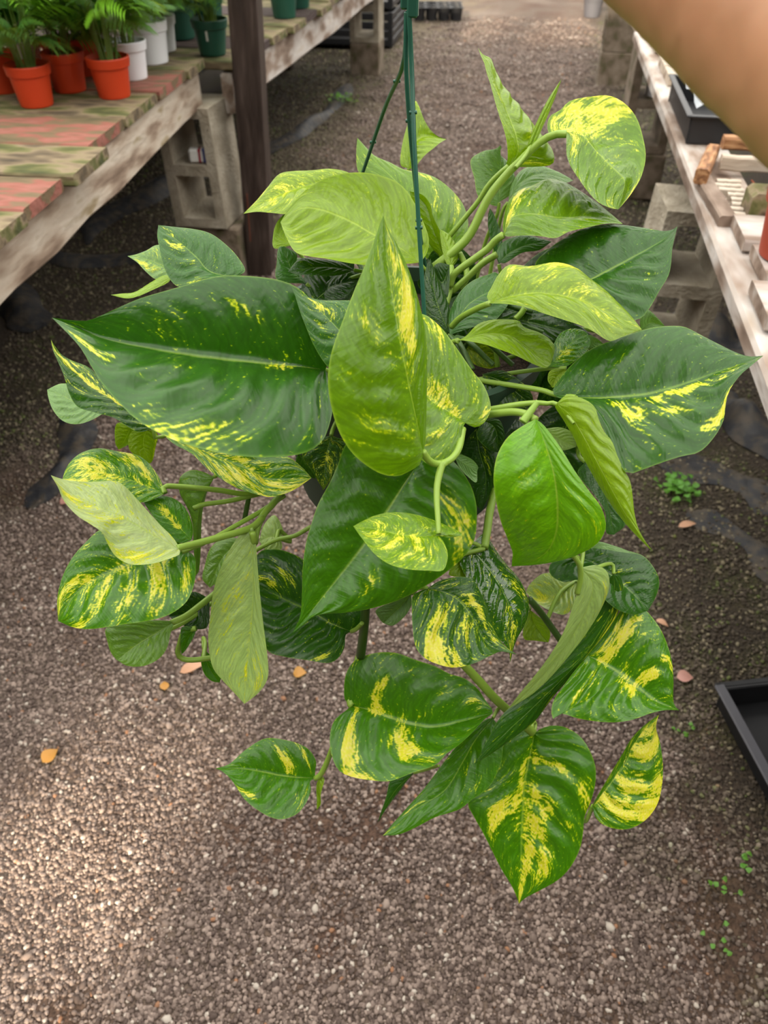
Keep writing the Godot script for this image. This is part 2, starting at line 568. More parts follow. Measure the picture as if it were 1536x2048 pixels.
func pothos() -> void:
	noise_a = noise_bytes(0.014, 71, 230, 4)
	noise_b = noise_bytes(0.04, 72, 180, 3)
	noise_c = noise_bytes(0.09, 73, 512, 1)
	noise_c2 = noise_bytes(0.012, 74, 512, 3)
	mats["veins"] = vein_texture()
	var root := thing("hanging_pothos", "large golden pothos with yellow-splashed heart-shaped leaves, held up in a hanging pot", "plant", PLANT)
	# pot
	put("pot", lathe([[0.0, 0.0], [0.092, 0.0], [0.098, 0.004], [0.116, 0.14], [0.122, 0.142], [0.125, 0.16], [0.119, 0.161], [0.113, 0.15], [0.11, 0.135]], 40), mats.basket, root)
	put("soil", lathe([[0.111, 0.138], [0.06, 0.143], [0.0, 0.146]], 30), mats.soil, root)
	var shared := {}
	var num := 0
	for l in LEAVES:
		num += 1
		var tone: String = l[0]
		var blots: Array = l[7]
		var tex: Texture2D
		var mat: StandardMaterial3D
		if blots.is_empty():
			var key := "%s %d %d" % [tone, int(l[1] * 8.0), l[3]]
			if not shared.has(key):
				shared[key] = leaf_material(tone, leaf_texture(TONES[tone], l[1], num, [], 128, 192), l[3])
			mat = shared[key]
		else:
			mat = leaf_material(tone, leaf_texture(TONES[tone], l[1], num, blots, 288, 416), l[3])
		put("leaf", leaf_mesh(vec(l[4]), vec(l[5]), vec(l[6]), l[2], num), mat, root)
	for s in STEMS:
		var b := MB.new()
		tube(b, smooth_line(vec(s[3]), 22), s[1] / 10000.0, s[2] / 10000.0, 9)
		put("stem", b.done(), mats[s[0]], root)
	# short stalks rising from the soil under the leaves
	var r := RandomNumberGenerator.new()
	r.seed = 8
	for k in 16:
		var a := r.randf() * TAU
		var p := Vector3(cos(a) * 0.05, 0.14, sin(a) * 0.05)
		var q := Vector3(cos(a) * r.randf_range(0.09, 0.13), 0.14 + r.randf_range(0.03, 0.06), sin(a) * r.randf_range(0.09, 0.12))
		var b := MB.new()
		tube(b, smooth_line(PackedVector3Array([p, p.lerp(q, 0.4) + Vector3(0, 0.03, 0), q]), 10), 0.0026, 0.002, 7)
		put("stem", b.done(), mats.dark, root)
	# hanger: a moulded clip with a hook and three flat plastic wires
	var hang := Node3D.new()
	hang.name = "hanger"
	root.add_child(hang)
	for wdata in WIRES:
		var b := MB.new()
		tube(b, smooth_line(vec(wdata), 16), 0.0017, 0.0016, 8)
		put("wire", b.done(), mats.wire, hang)
		var pts := smooth_line(vec(wdata), 16)
		for k in [4, 9]:
			var nb := MB.new()
			tube(nb, PackedVector3Array([pts[k] + Vector3(-0.0026, 0, 0), pts[k] + Vector3(0.0026, 0.0006, 0)]), 0.0013, 0.0013, 6)
			put("burr", nb.done(), mats.wire, hang)
	var clip := vec(CLIP)
	var cb := MB.new()
	bbox(cb, Vector3(0.0075, 0.034, 0.006), clip[0] + Vector3(0.0028, 0.014, 0), 0.0012)
	bbox(cb, Vector3(0.0085, 0.03, 0.005), clip[0] + Vector3(-0.0015, 0.016, -0.003), 0.0012)
	put("clip", cb.done(), mats.wire, hang)
	var hk := PackedVector3Array()
	for k in 15:
		var a := PI * k / 11.0
		hk.append(clip[0] + Vector3(0.018 * cos(a) - 0.018 + 0.003, 0.10 + 0.018 * sin(a), 0))
	hk.insert(0, clip[0] + Vector3(0.003, 0.03, 0))
	var hb := MB.new()
	tube(hb, smooth_line(hk, 30), 0.002, 0.0018, 8)
	put("hook", hb.done(), mats.wire, hang)

# ================= ground
func ground_height(x: float, z: float) -> float:
	return 0.008 * sin(x * 3.1 + z * 1.3) + 0.006 * sin(z * 4.7 - x * 2.2) + 0.004 * sin(x * 11.0 + 3.0 * sin(z * 7.0)) - 0.004

var patch_noise: FastNoiseLite
func patch(x: float, z: float, f: float, off: float) -> float:
	return patch_noise.get_noise_2d(x * f + off, z * f - off) * 0.5 + 0.5

# how much moss and wet litter lies on the ground: the strips beside the benches, not the trodden aisle
func moss_at(x: float, z: float) -> float:
	var n := patch(x, z, 30.0, 40.0) * 0.6 + patch(x, z, 90.0, 7.0) * 0.4
	var edge := 0.38 if z > -0.5 else lerpf(0.38, 0.14, (-0.5 - z) / 1.0) if z > -1.5 else lerpf(0.14, 0.24, (-1.5 - z) / 1.5) if z > -3.0 else 0.24 + 0.04 * (-3.0 - z)
	var right := clampf((x - edge + (n - 0.5) * 0.55) * 4.0, 0, 1)
	var brim := -0.92 if z < -1.9 else lerpf(-0.92, -1.25, (z + 1.9) / 0.7)
	var left := clampf((brim - x + (n - 0.5) * 0.55) * 4.0, 0, 1)
	return maxf(left, right)

func ground_tone(x: float, z: float) -> Color:
	var c := Color8(114, 98, 87).lerp(Color8(102, 79, 65), clampf((patch(x, z, 26.0, 3.0) - 0.45) * 4.0, 0, 1))
	c = c.lerp(Color8(152, 142, 134), clampf((patch(x, z, 12.0, 90.0) - 0.52) * 3.0, 0, 1) * 0.6)
	# dry moss and dust on the left verge of the far aisle
	c = c.lerp(Color8(140, 130, 106), clampf((-0.5 - x) * 2.0 + (patch(x, z, 40.0, 61.0) - 0.5) * 2.0, 0, 1) * clampf((-3.0 - z) * 1.5, 0, 1) * 0.85)
	var mo := moss_at(x, z) * (0.45 if x < 0 and z < -3.2 and x > -1.35 else 1.0)
	var litter := Color8(66, 57, 46).lerp(Color8(72, 72, 40), clampf((patch(x, z, 60.0, 9.0) - 0.5) * 4.0, 0, 1))
	return c.lerp(litter, mo * 0.92)

func ground() -> void:
	patch_noise = FastNoiseLite.new()
	patch_noise.seed = 4
	patch_noise.noise_type = FastNoiseLite.TYPE_SIMPLEX_SMOOTH
	patch_noise.frequency = 0.1
	patch_noise.fractal_octaves = 3
	var b := MB.new()
	var cols := PackedColorArray()
	var xs := []
	var zs := []
	var x := -7.0
	while x < 6.0:
		xs.append(x)
		x += 0.04 if x > -2.2 and x < 1.6 else 0.4
	var z := 3.0
	while z > -16.0:
		zs.append(z)
		z -= 0.04 if z > -4.5 and z < 0.4 else 0.16 if z > -10.0 and z < 0.5 else 0.4
	for zz in zs:
		for xx in xs:
			b.vert(Vector3(xx, ground_height(xx, zz), zz))
			cols.append(ground_tone(xx, zz).srgb_to_linear())
	var n := xs.size()
	for j in zs.size() - 1:
		for i in n - 1:
			var q := j * n + i
			b.quad(q, q + n, q + n + 1, q + 1)
	var mesh := b.done()
	var arr := mesh.surface_get_arrays(0)
	arr[Mesh.ARRAY_COLOR] = cols
	var cm := ArrayMesh.new()
	cm.add_surface_from_arrays(Mesh.PRIMITIVE_TRIANGLES, arr)
	var grit := noise_tex(0.09, [[0.0, Color8(120, 116, 112)], [0.3, Color8(186, 182, 178)], [0.55, Color8(235, 232, 228)], [1.0, Color8(255, 253, 250)]], 81, FastNoiseLite.TYPE_CELLULAR, 2, 1024)
	var m := tri_mat("ground", grit, Vector3(1.15, 1.15, 1.15), 0.92, grey_tex(0.12, 82, FastNoiseLite.TYPE_CELLULAR, 2, 1024), 0.7, true)
	m.vertex_color_use_as_albedo = true
	var o := put("floor", cm, m)
	tag(o, "gravelly brown earth floor of the nursery aisle", "", "", "structure")

# ================= loose stones of the aisle
func stone_mesh(sd: int) -> ArrayMesh:
	var r := RandomNumberGenerator.new()
	r.seed = sd
	var b := MB.new()
	var p := (1.0 + sqrt(5.0)) / 2.0
	var pts := [Vector3(-1, p, 0), Vector3(1, p, 0), Vector3(-1, -p, 0), Vector3(1, -p, 0), Vector3(0, -1, p), Vector3(0, 1, p), Vector3(0, -1, -p), Vector3(0, 1, -p), Vector3(p, 0, -1), Vector3(p, 0, 1), Vector3(-p, 0, -1), Vector3(-p, 0, 1)]
	for q in pts:
		b.vert(q.normalized() * r.randf_range(0.75, 1.15) * Vector3(1.15, 0.7, 0.9))
	for f in [[0, 11, 5], [0, 5, 1], [0, 1, 7], [0, 7, 10], [0, 10, 11], [1, 5, 9], [5, 11, 4], [11, 10, 2], [10, 7, 6], [7, 1, 8], [3, 9, 4], [3, 4, 2], [3, 2, 6], [3, 6, 8], [3, 8, 9], [4, 9, 5], [2, 4, 11], [6, 2, 10], [8, 6, 7], [9, 8, 1]]:
		b.tri(f[0], f[2], f[1])
	return b.done()

func gravel() -> void:
	var root := thing("gravel", "loose grey and tan gravel stones strewn over the aisle", "gravel", Vector3.ZERO, 0.0, "", "stuff")
	var m := plain("stone", Color.WHITE, 0.8)
	m.vertex_color_use_as_albedo = true
	var r := RandomNumberGenerator.new()
	r.seed = 99
	for variant in 3:
		var spots := []
		var cols := PackedColorArray()
		for k in 195000:
			# denser towards the camera
			var d := pow(r.randf(), 2.1)
			var z := 0.15 - 8.6 * d
			var x := r.randf_range(-1.0 - 0.32 * minf(-z, 3.0), 0.75 + 0.1 * minf(-z, 3.0))
			var mo := moss_at(x, z)
			var bare := patch(x, z, 26.0, 3.0)
			if r.randf() < clampf((bare - 0.52) * 3.0, 0.0, 0.72) or r.randf() < mo * 0.55 or r.randf() < (-z - 3.5) / 5.4:
				continue
			var s := 0.0035 * (0.6 + 0.8 * pow(r.randf(), 1.8)) * (1.0 + 1.2 * d)
			if r.randf() < 0.01: s *= 1.6
			var basis := Basis.from_euler(Vector3(r.randf() * 0.8, r.randf() * TAU, r.randf() * 0.8)).scaled(Vector3.ONE * s)
			spots.append(Transform3D(basis, Vector3(x, ground_height(x, z) + s * 0.3, z)))
			var t := r.randf()
			var c := Color8(75, 61, 54).lerp(Color8(154, 137, 126), pow(t, 1.25))
			if r.randf() < 0.03: c = Color8(180, 170, 158)
			if r.randf() < 0.006: c = Color8(146, 106, 78)
			c = c.lerp(Color8(68, 60, 46) if r.randf() < 0.75 else Color8(134, 126, 98) if r.randf() < 0.7 else Color8(88, 104, 44), mo * 0.78)
			cols.append(c.srgb_to_linear())
		var mm := MultiMesh.new()
		mm.transform_format = MultiMesh.TRANSFORM_3D
		mm.use_colors = true
		mm.mesh = stone_mesh(variant + 5)
		mm.instance_count = spots.size()
		for k in spots.size():
			mm.set_instance_transform(k, spots[k])
			mm.set_instance_color(k, cols[k])
		var o := MultiMeshInstance3D.new()
		o.name = "stone"
		o.multimesh = mm
		o.material_override = m
		o.set_meta("kind", "stuff")
		root.add_child(o, true)

# the shed behind the photographer keeps the low sun off the aisle but for what its small window lets through;
# dark cloth walls close the sides behind the benches
func house() -> void:
	var wz := 2.4
	var c := Vector2(-1.05, 0.985)
	var hw := Vector2(0.16, 0.085)
	var top := 3.5
	var back := thing("wall_back", "", "", Vector3.ZERO, 0.0, "", "structure")
	put("boarding", box(Vector3(5.0 + c.x - hw.x, top, 0.1), 0.005), mats.dark_slat, back, Vector3((-5.0 + c.x - hw.x) / 2, top / 2, wz))
	put("boarding", box(Vector3(5.0 - c.x - hw.x, top, 0.1), 0.005), mats.dark_slat, back, Vector3((5.0 + c.x + hw.x) / 2, top / 2, wz))
	put("boarding", box(Vector3(hw.x * 2, c.y - hw.y, 0.1), 0.005), mats.dark_slat, back, Vector3(c.x, (c.y - hw.y) / 2, wz))
	put("boarding", box(Vector3(hw.x * 2, top - c.y - hw.y, 0.1), 0.005), mats.dark_slat, back, Vector3(c.x, (top + c.y + hw.y) / 2, wz))
	tag(put("wall_left", box(Vector3(0.06, 1.8, 14.0), 0.005), mats.cloth, null, Vector3(-2.35, 0.88, -4.55)), "", "", "", "structure")
	tag(put("wall_right", box(Vector3(0.06, 1.8, 14.0), 0.005), mats.cloth, null, Vector3(1.75, 0.88, -4.55)), "", "", "", "structure")
	rafters()

# bare rafters of the shade house overhead
func rafters() -> void:
	var roof := thing("ceiling", "", "", Vector3.ZERO, 0.0, "", "structure")
	for k in 7:
		put("rafter", box(Vector3(4.2, 0.12, 0.06), 0.004), mats.dark_wood, roof, Vector3(-0.3, 2.95, 1.2 - 1.1 * k))
	for x in [-1.6, -0.3, 1.0]:
		put("purlin", box(Vector3(0.05, 0.10, 9.5), 0.004), mats.dark_wood, roof, Vector3(x, 3.06, -2.4))

# ================= benches
func plank_bench(root: Node3D, length: float, width: float, edge_mat: String, kinds: Array, top: float, seams: Array, sd: int) -> void:
	# local frame: path edge at x = 0, the bench reaches to -x, runs along -z
	var r := RandomNumberGenerator.new()
	r.seed = sd
	for i in seams.size() - 1:
		var z0: float = seams[i]
		var z1: float = seams[i + 1]
		var over := r.randf_range(-0.012, 0.025)
		var w := absf(z1 - z0) - 0.012
		var p := put("plank", board(width + over, 0.026, w, sd * 31 + i), mats[kinds[i % kinds.size()]], root, Vector3((over - width) / 2, top - 0.013 + r.randf_range(-0.002, 0.002), (z0 + z1) / 2))
		p.rotation.z = r.randf_range(-0.002, 0.002)
	var f := put("front_rail", board(length, 0.125, 0.04, sd * 7 + 1), mats[edge_mat], root, Vector3(-0.045, top - 0.09, -length / 2), Vector3(0, PI / 2, 0))
	put("back_rail", board(length, 0.12, 0.04, sd * 7 + 2), mats[edge_mat], root, Vector3(-width + 0.1, top - 0.088, -length / 2), Vector3(0, PI / 2, 0))
	put("end_rail", board(width - 0.2, 0.11, 0.04, sd * 7 + 3), mats["moss_plank"], root, Vector3(-width / 2, top - 0.085, -length + 0.04))

func left_benches() -> void:
	# bench A: edge line from (-0.96, -1.2) to (-1.06, -2.74); origin at its near end
	var a := thing("plank_bench", "mossy plank bench with flaking red boards, carrying orange and white pots", "bench", Vector3(-0.925, 0, -0.75), deg_to_rad(3.9))
	plank_bench(a, 1.98, 1.25, "pale_board", ["moss_plank", "red_plank", "moss_plank", "red_plank", "moss_plank", "red_plank", "moss_plank", "red_plank", "moss_plank"], 0.742,
		[-0.02, -0.21, -0.42, -0.63, -0.83, -1.04, -1.28, -1.54, -1.80, -1.99], 3)
	var c := thing("plank_bench", "weathered plank bench with whitish front rail behind the dark post", "bench", Vector3(-0.975, 0, -2.80), deg_to_rad(-1.5))
	plank_bench(c, 3.6, 1.25, "ash_board", ["moss_plank", "dark_slat", "moss_plank"], 0.715, [0, -0.21, -0.42, -0.63, -0.84, -1.05, -1.26, -1.47, -1.68, -1.89, -2.1, -2.31, -2.52, -2.73, -2.94, -3.15, -3.36, -3.57], 4)

func right_bench() -> void:
	var b := thing("plank_bench", "bleached plank bench beside the aisle on the right", "bench", Vector3(0, 0, 0))
	put("front_rail", board(3.1, 0.036, 0.12, 71, 0.02), mats.ash_board, b, Vector3(0.430, 0.712, -1.95), Vector3(0, PI / 2, 0))
	put("back_rail", board(4.4, 0.036, 0.12, 72), mats.ash_board, b, Vector3(1.35, 0.712, -2.6), Vector3(0, PI / 2, 0))
	var seams := [-0.44, -0.60, -0.78, -0.96, -1.12, -1.27, -1.42, -1.565]
	var starts := [0.40, 0.41, 0.395, 0.41, 0.40, 0.42, 0.415]
	for i in 7:
		put("plank", board(1.02, 0.022, absf(seams[i + 1] - seams[i]) - 0.012, 300 + i), mats.ash_board, b, Vector3(starts[i] + 0.51, 0.744, (seams[i] + seams[i + 1]) / 2))
	var z := -2.55
	for i in 9:
		put("plank", board(1.02, 0.026, 0.14, 320 + i), mats.pale_board, b, Vector3(0.92, 0.744, z - 0.155 * i))
	put("front_rail", board(2.4, 0.036, 0.10, 73, 0.02), mats.pale_board, b, Vector3(0.44, 0.71, -4.75), Vector3(0, PI / 2, 0))

# ================= concrete blocks and the post
func block_mesh(cored: bool, sd: int) -> ArrayMesh:
	# 0.2 wide, 0.4 high, 0.2 deep, two tapering cores through it from front to back
	var b := MB.new()
	var xs := [-0.1, -0.064, 0.064, 0.1]
	var ys := [0.0, 0.032, 0.182, 0.218, 0.368, 0.4]
	if not cored:
		bbox(b, Vector3(0.2, 0.4, 0.2), Vector3(0, 0.2, 0), 0.006)
		return b.done()
	var rim := 0.006
	for s in [1.0, -1.0]:
		var z: float = 0.1 * s
		for i in 3:
			for j in 5:
				if i == 1 and (j == 1 or j == 3): continue
				var p := [Vector3(xs[i], ys[j], z), Vector3(xs[i + 1], ys[j], z), Vector3(xs[i + 1], ys[j + 1], z), Vector3(xs[i], ys[j + 1], z)]
				if s > 0: b.flat(p[0], p[3], p[2], p[1])
				else: b.flat(p[0], p[1], p[2], p[3])
	# outer skin
	var o := [Vector2(-0.1, 0), Vector2(0.1, 0), Vector2(0.1, 0.4), Vector2(-0.1, 0.4)]
	for k in 4:
		var p: Vector2 = o[k]
		var q: Vector2 = o[(k + 1) % 4]
		b.flat(Vector3(p.x, p.y, 0.1), Vector3(q.x, q.y, 0.1), Vector3(q.x, q.y, -0.1), Vector3(p.x, p.y, -0.1))
	# cores
	for j in [1, 3]:
		var c := [Vector2(xs[1], ys[j]), Vector2(xs[2], ys[j]), Vector2(xs[2], ys[j + 1]), Vector2(xs[1], ys[j + 1])]
		var mid := Vector2(0, (ys[j] + ys[j + 1]) / 2)
		for k in 4:
			var p: Vector2 = c[k]
			var q: Vector2 = c[(k + 1) % 4]
			var p2 := mid + (p - mid) * 0.86
			var q2 := mid + (q - mid) * 0.86
			b.flat(Vector3(p.x, p.y, 0.1), Vector3(p2.x, p2.y, -0.1), Vector3(q2.x, q2.y, -0.1), Vector3(q.x, q.y, 0.1))
	return b.done()

func blocks_and_post() -> void:
	var cored := block_mesh(true, 1)
	var solid := block_mesh(false, 2)
	var list := [
		[Vector3(-1.125, 0.204, -2.76), -0.06, 0.03, true, "concrete", "pale hollow concrete block on end under the left bench, beside the dark post"],
		[Vector3(-1.15, 0.204, -6.09), 0.0, 0.0, true, "concrete", "far hollow concrete block on end under the left bench, beyond the post"],
		[Vector3(0.44, 0.204, -2.07), 0.05, -0.05, true, "concrete", "nearest pale concrete block jutting out from under the right bench rail"],
		[Vector3(0.535, 0.204, -3.92), 0.02, 0.0, true, "old_concrete", "brownish hollow block on end with a white cup in its core"],
		[Vector3(0.55, 0.204, -6.07), PI / 2, 0.0, true, "old_concrete", "farthest brown concrete block standing along the right edge of the aisle"],
	]
	for e in list:
		var o := put("concrete_block", cored if e[3] else solid, mats[e[4]], null, e[0], Vector3(0, e[1], e[2]))
		tag(o, e[5], "block", "upright concrete blocks")
	var low := [
		[Vector3(-1.10, 0.0, -2.78), 0.0, "old_concrete", "low concrete block lying beneath the left upright block by the post"],
		[Vector3(-1.15, 0.0, -6.09), 0.0, "old_concrete", "low mossy concrete block beneath the far left upright block"],
		[Vector3(0.47, 0.0, -2.09), 0.0, "old_concrete", "low concrete block beneath the nearest right upright block"],
		[Vector3(0.545, 0.0, -3.92), 0.0, "old_concrete", "low mossy brown block beneath the block with the white cup"],
		[Vector3(0.55, 0.0, -6.07), 0.0, "old_concrete", "low brown block beneath the farthest right upright block"],
	]
	var lowm := box(Vector3(0.205, 0.2, 0.205), 0.006)
	for e in low:
		var o := put("concrete_block", lowm, mats[e[2]], null, e[0] + Vector3(0, 0.1, 0), Vector3(0, e[1], 0))
		tag(o, e[3], "block", "low concrete blocks")
	# the post: old dark timber, its aisle side bleached grey
	var p := thing("wooden_post", "tall dark timber post standing between the two left benches", "post", Vector3(-0.955, 0, -2.765), 0.10)
	p.rotation.z = -0.045
	put("timber", box(Vector3(0.092, 2.9, 0.10), 0.004), mats.dark_wood, p, Vector3(0.002, 1.45, 0))
	put("rust_stain", board(0.17, 0.0015, 0.014, 77, 0.03), mats.rust, p, Vector3(-0.024, 0.21, 0.0505), Vector3(0, 0, PI / 2))
	# far leg of the second bench
	var l := put("bench_leg", box(Vector3(0.09, 0.6, 0.09), 0.004), mats.dark_wood, null, Vector3(-1.75, 0.3, -6.1))
	tag(l, "dark wooden leg in the shade under the far left bench", "leg")
	# printed packet left in the core of the left block
	var k := thing("paper_packet", "crumpled red, white and blue packet in the upper core of the left block", "packet", Vector3(-1.115, 0.427, -2.69), 0.2)
	put("wrapper", box(Vector3(0.06, 0.044, 0.034), 0.006), mats.label_white, k, Vector3(0, 0.022, 0))
	put("band", box(Vector3(0.012, 0.045, 0.036), 0.003), mats.red_print, k, Vector3(0.008, 0.0225, 0))
	put("stripe", box(Vector3(0.012, 0.046, 0.036), 0.003), mats.blue_print, k, Vector3(0.024, 0.023, 0))
	var cup := put("white_cup", lathe([[0.0, 0.0], [0.036, 0.0], [0.04, 0.085], [0.042, 0.088], [0.038, 0.088], [0.034, 0.01], [0.0, 0.008]], 24), mats.cup_white, null, Vector3(0.545, 0.424, -3.90))
	tag(cup, "white plastic cup standing in the upper core of a brown block", "cup")

# ================= potted plants on the benches
func pot_mesh(r0: float, r1: float, h: float) -> ArrayMesh:
	var rb := lerpf(r0, r1, 0.74) - 0.001
	return lathe([[0.0, 0.003], [r0 * 0.9, 0.003], [r0, 0.0], [r0 + 0.001, 0.004], [rb, h * 0.74], [rb + 0.0045, h * 0.755], [rb + 0.005, h * 0.77], [r1 + 0.003, h * 0.975], [r1 + 0.002, h], [r1 - 0.002, h], [rb - 0.002, h * 0.74]], 30)

func frond_mesh(sd: int, leaflets: int) -> ArrayMesh:
	var r := RandomNumberGenerator.new()
	r.seed = sd
	var b := MB.new()
	var ln := 0.11
	var spine := PackedVector3Array()
	for i in 9:
		var t := i / 8.0
		spine.append(Vector3(ln * t * (1.0 - 0.15 * t), 0.03 * sin(t * 2.2) - 0.05 * t * t, 0))
	tube(b, spine, 0.0012, 0.0005, 4, false)
	for k in leaflets:
		var t := 0.12 + 0.86 * k / (leaflets - 1.0)
		var p := spine[int(t * 8.0)].lerp(spine[mini(8, int(t * 8.0) + 1)], fposmod(t * 8.0, 1.0))
		for side in [-1.0, 1.0]:
			var l := 0.062 * (0.55 + 0.9 * sin(PI * (0.15 + 0.75 * t))) * r.randf_range(0.85, 1.1)
			var d := Vector3(0.55 + 0.5 * t, 0.15, side).normalized()
			var w := 0.0036
			var cross := d.cross(Vector3.UP).normalized() * w
			var f := b.v.size()
			for q in [[0.0, 0.35], [0.35, 1.0], [0.7, 0.7]]:
				var c: Vector3 = p + d * l * q[0] + Vector3(0, -0.35 * l * q[0] * q[0], 0)
				b.vert(c - cross * q[1])
				b.vert(c + cross * q[1])
			var tip := b.vert(p + d * l + Vector3(0, -0.42 * l, 0))
			b.quad(f, f + 1, f + 3, f + 2)
			b.quad(f + 2, f + 3, f + 5, f + 4)
			b.tri(f + 4, f + 5, tip)
	return b.done()

var fronds := []
func palm(at: Vector3, pot: String, r0: float, r1: float, h: float, label: String, sd: int, lush := 1.0, soil := "soil", turn_group := "potted parlour palms") -> Node3D:
	var r := RandomNumberGenerator.new()
	r.seed = sd
	var root := thing("potted_palm", label, "potted plant", at, r.randf() * TAU, turn_group)
	put("pot", pot_mesh(r0, r1, h), mats[pot], root)
	put("soil", lathe([[r1 * 0.93, h * 0.86], [r1 * 0.5, h * 0.9], [0.0, h * 0.91]], 20), mats[soil], root)
	for k in int(22 * lush):
		var a := r.randf() * TAU
		var base := Vector3(cos(a), 0, sin(a)) * r1 * r.randf_range(0.05, 0.5) + Vector3(0, h * 0.86, 0)
		var tall := r.randf_range(0.05, 0.24)
		var top := base + Vector3(cos(a) * r.randf_range(0.2, 0.75) * 0.05, tall, sin(a) * r.randf_range(0.2, 0.75) * 0.05)
		var b := MB.new()
		tube(b, smooth_line(PackedVector3Array([base, base.lerp(top, 0.5) + Vector3(0, 0.01, 0), top]), 5), 0.0022, 0.0014, 5, false)
		put("stalk", b.done(), mats.palm_stalk, root)
		for j in 2:
			var f := put("frond", fronds[r.randi_range(0, fronds.size() - 1)], mats["palm_light" if tall > 0.15 and r.randf() < 0.6 else "palm_green" if r.randf() < 0.65 else "palm_deep"], root, base.lerp(top, 0.72 + 0.28 * j))
			f.rotation = Vector3(r.randf_range(-0.3, 0.3), -a + r.randf_range(-1.3, 1.3), r.randf_range(0.0, 0.75))
			f.scale = Vector3.ONE * r.randf_range(0.75, 1.1)
	return root

func palms() -> void:
	for k in 4: fronds.append(frond_mesh(500 + k, 15))
	var y := 0.743
	palm(Vector3(-1.307, y, -2.10), "orange_pot", 0.042, 0.056, 0.098, "front orange pot with a parlour palm at the bench's near row", 1)
	palm(Vector3(-1.138, y, -2.22), "orange_pot", 0.042, 0.056, 0.098, "orange pot with a palm alone near the bench's aisle edge", 2)
	palm(Vector3(-1.29, y, -2.26), "orange_pot", 0.042, 0.056, 0.098, "orange palm pot just behind the front orange pot", 3)
	palm(Vector3(-1.335, y, -2.45), "orange_pot", 0.042, 0.056, 0.098, "orange palm pot in the back row between white pots", 4)
	palm(Vector3(-1.47, y, -2.22), "orange_pot", 0.042, 0.056, 0.098, "orange palm pot cut by the photo's left edge", 5)
	palm(Vector3(-1.175, y, -2.43), "white_pot", 0.042, 0.054, 0.098, "small white palm pot behind the orange pot at the aisle edge", 6, 0.8)
	palm(Vector3(-1.20, y, -2.64), "white_pot", 0.05, 0.062, 0.115, "larger white pot with a leafy plant on the bench's last board", 7)
	palm(Vector3(-1.285, 0.7195, -2.93), "white_pot", 0.045, 0.056, 0.105, "white pot behind the larger white pot", 8)
	palm(Vector3(-1.40, y, -2.66), "white_pot", 0.05, 0.062, 0.115, "white pot behind the back row's orange pot", 9)
	palm(Vector3(-1.50, y, -2.42), "white_pot", 0.042, 0.05, 0.098, "white pot half hidden behind the front orange palms", 10)
	palm(Vector3(-1.395, y, -2.44), "orange_pot", 0.042, 0.054, 0.098, "orange pot mostly hidden by palm leaves in the middle row", 11)
	palm(Vector3(-1.09, 0.7195, -2.90), "green_pot", 0.043, 0.06, 0.105, "green palm pot with a tag, left of the post", 12, 1.2, "mulch")
	palm(Vector3(-1.30, 0.7195, -3.15), "green_pot", 0.05, 0.062, 0.12, "large green pot behind the white pots", 13)
	palm(Vector3(-1.235, 0.7195, -3.28), "green_pot", 0.05, 0.062, 0.12, "second large green pot, farther behind the white pots", 14)
	palm(Vector3(-1.03, 0.7195, -3.62), "green_pot", 0.045, 0.06, 0.115, "green pot on the far bench just right of the post", 15)
	palm(Vector3(-1.03, 0.7195, -3.86), "green_pot", 0.045, 0.058, 0.115, "second green pot on the far bench behind the first", 16)
	palm(Vector3(-1.02, 0.7195, -4.25), "green_pot", 0.045, 0.058, 0.115, "third green pot farther along the far bench", 17)
	var tagp := put("plant_tag", box(Vector3(0.007, 0.03, 0.0012), 0.0004), mats.label_white, get_node("potted_palm_011"), Vector3.ZERO)
	var host: Node3D = get_node("potted_palm_011")
	var to := (EYE - host.position)
	to.y = 0
	to = to.normalized().rotated(Vector3.UP, -0.25)
	tagp.global_position = host.position + to * 0.0555 + Vector3(0, 0.062, 0)
	tagp.global_rotation = Vector3(0.12, atan2(to.x, to.z), 0)

# ================= things on and under the right bench, in the aisle
func frame_tray(at: Vector3, size: Vector3, wall: float, mat: String, label: String, category: String, called: String) -> Node3D:
	var t := thing(called, label, category, at)
	put("bottom", box(Vector3(size.x - 0.02, 0.004, size.z - 0.02), 0.001), mats[mat], t, Vector3(0, 0.003, 0))
	var k := size / 2.0
	for s in [-1.0, 1.0]:
		put("side", box(Vector3(wall, size.y, size.z), wall * 0.3), mats[mat], t, Vector3(s * (k.x - wall / 2), k.y, 0), Vector3(0, 0, -0.08 * s))
		put("end", box(Vector3(size.x, size.y, wall), wall * 0.3), mats[mat], t, Vector3(0, k.y, s * (k.z - wall / 2)), Vector3(0.08 * s, 0, 0))
		put("lip", box(Vector3(0.012, 0.005, size.z + 0.02), 0.002), mats[mat], t, Vector3(s * (k.x + 0.006), size.y - 0.002, 0))
		put("lip", box(Vector3(size.x + 0.02, 0.005, 0.012), 0.002), mats[mat], t, Vector3(0, size.y - 0.002, s * (k.z + 0.006)))
	return t

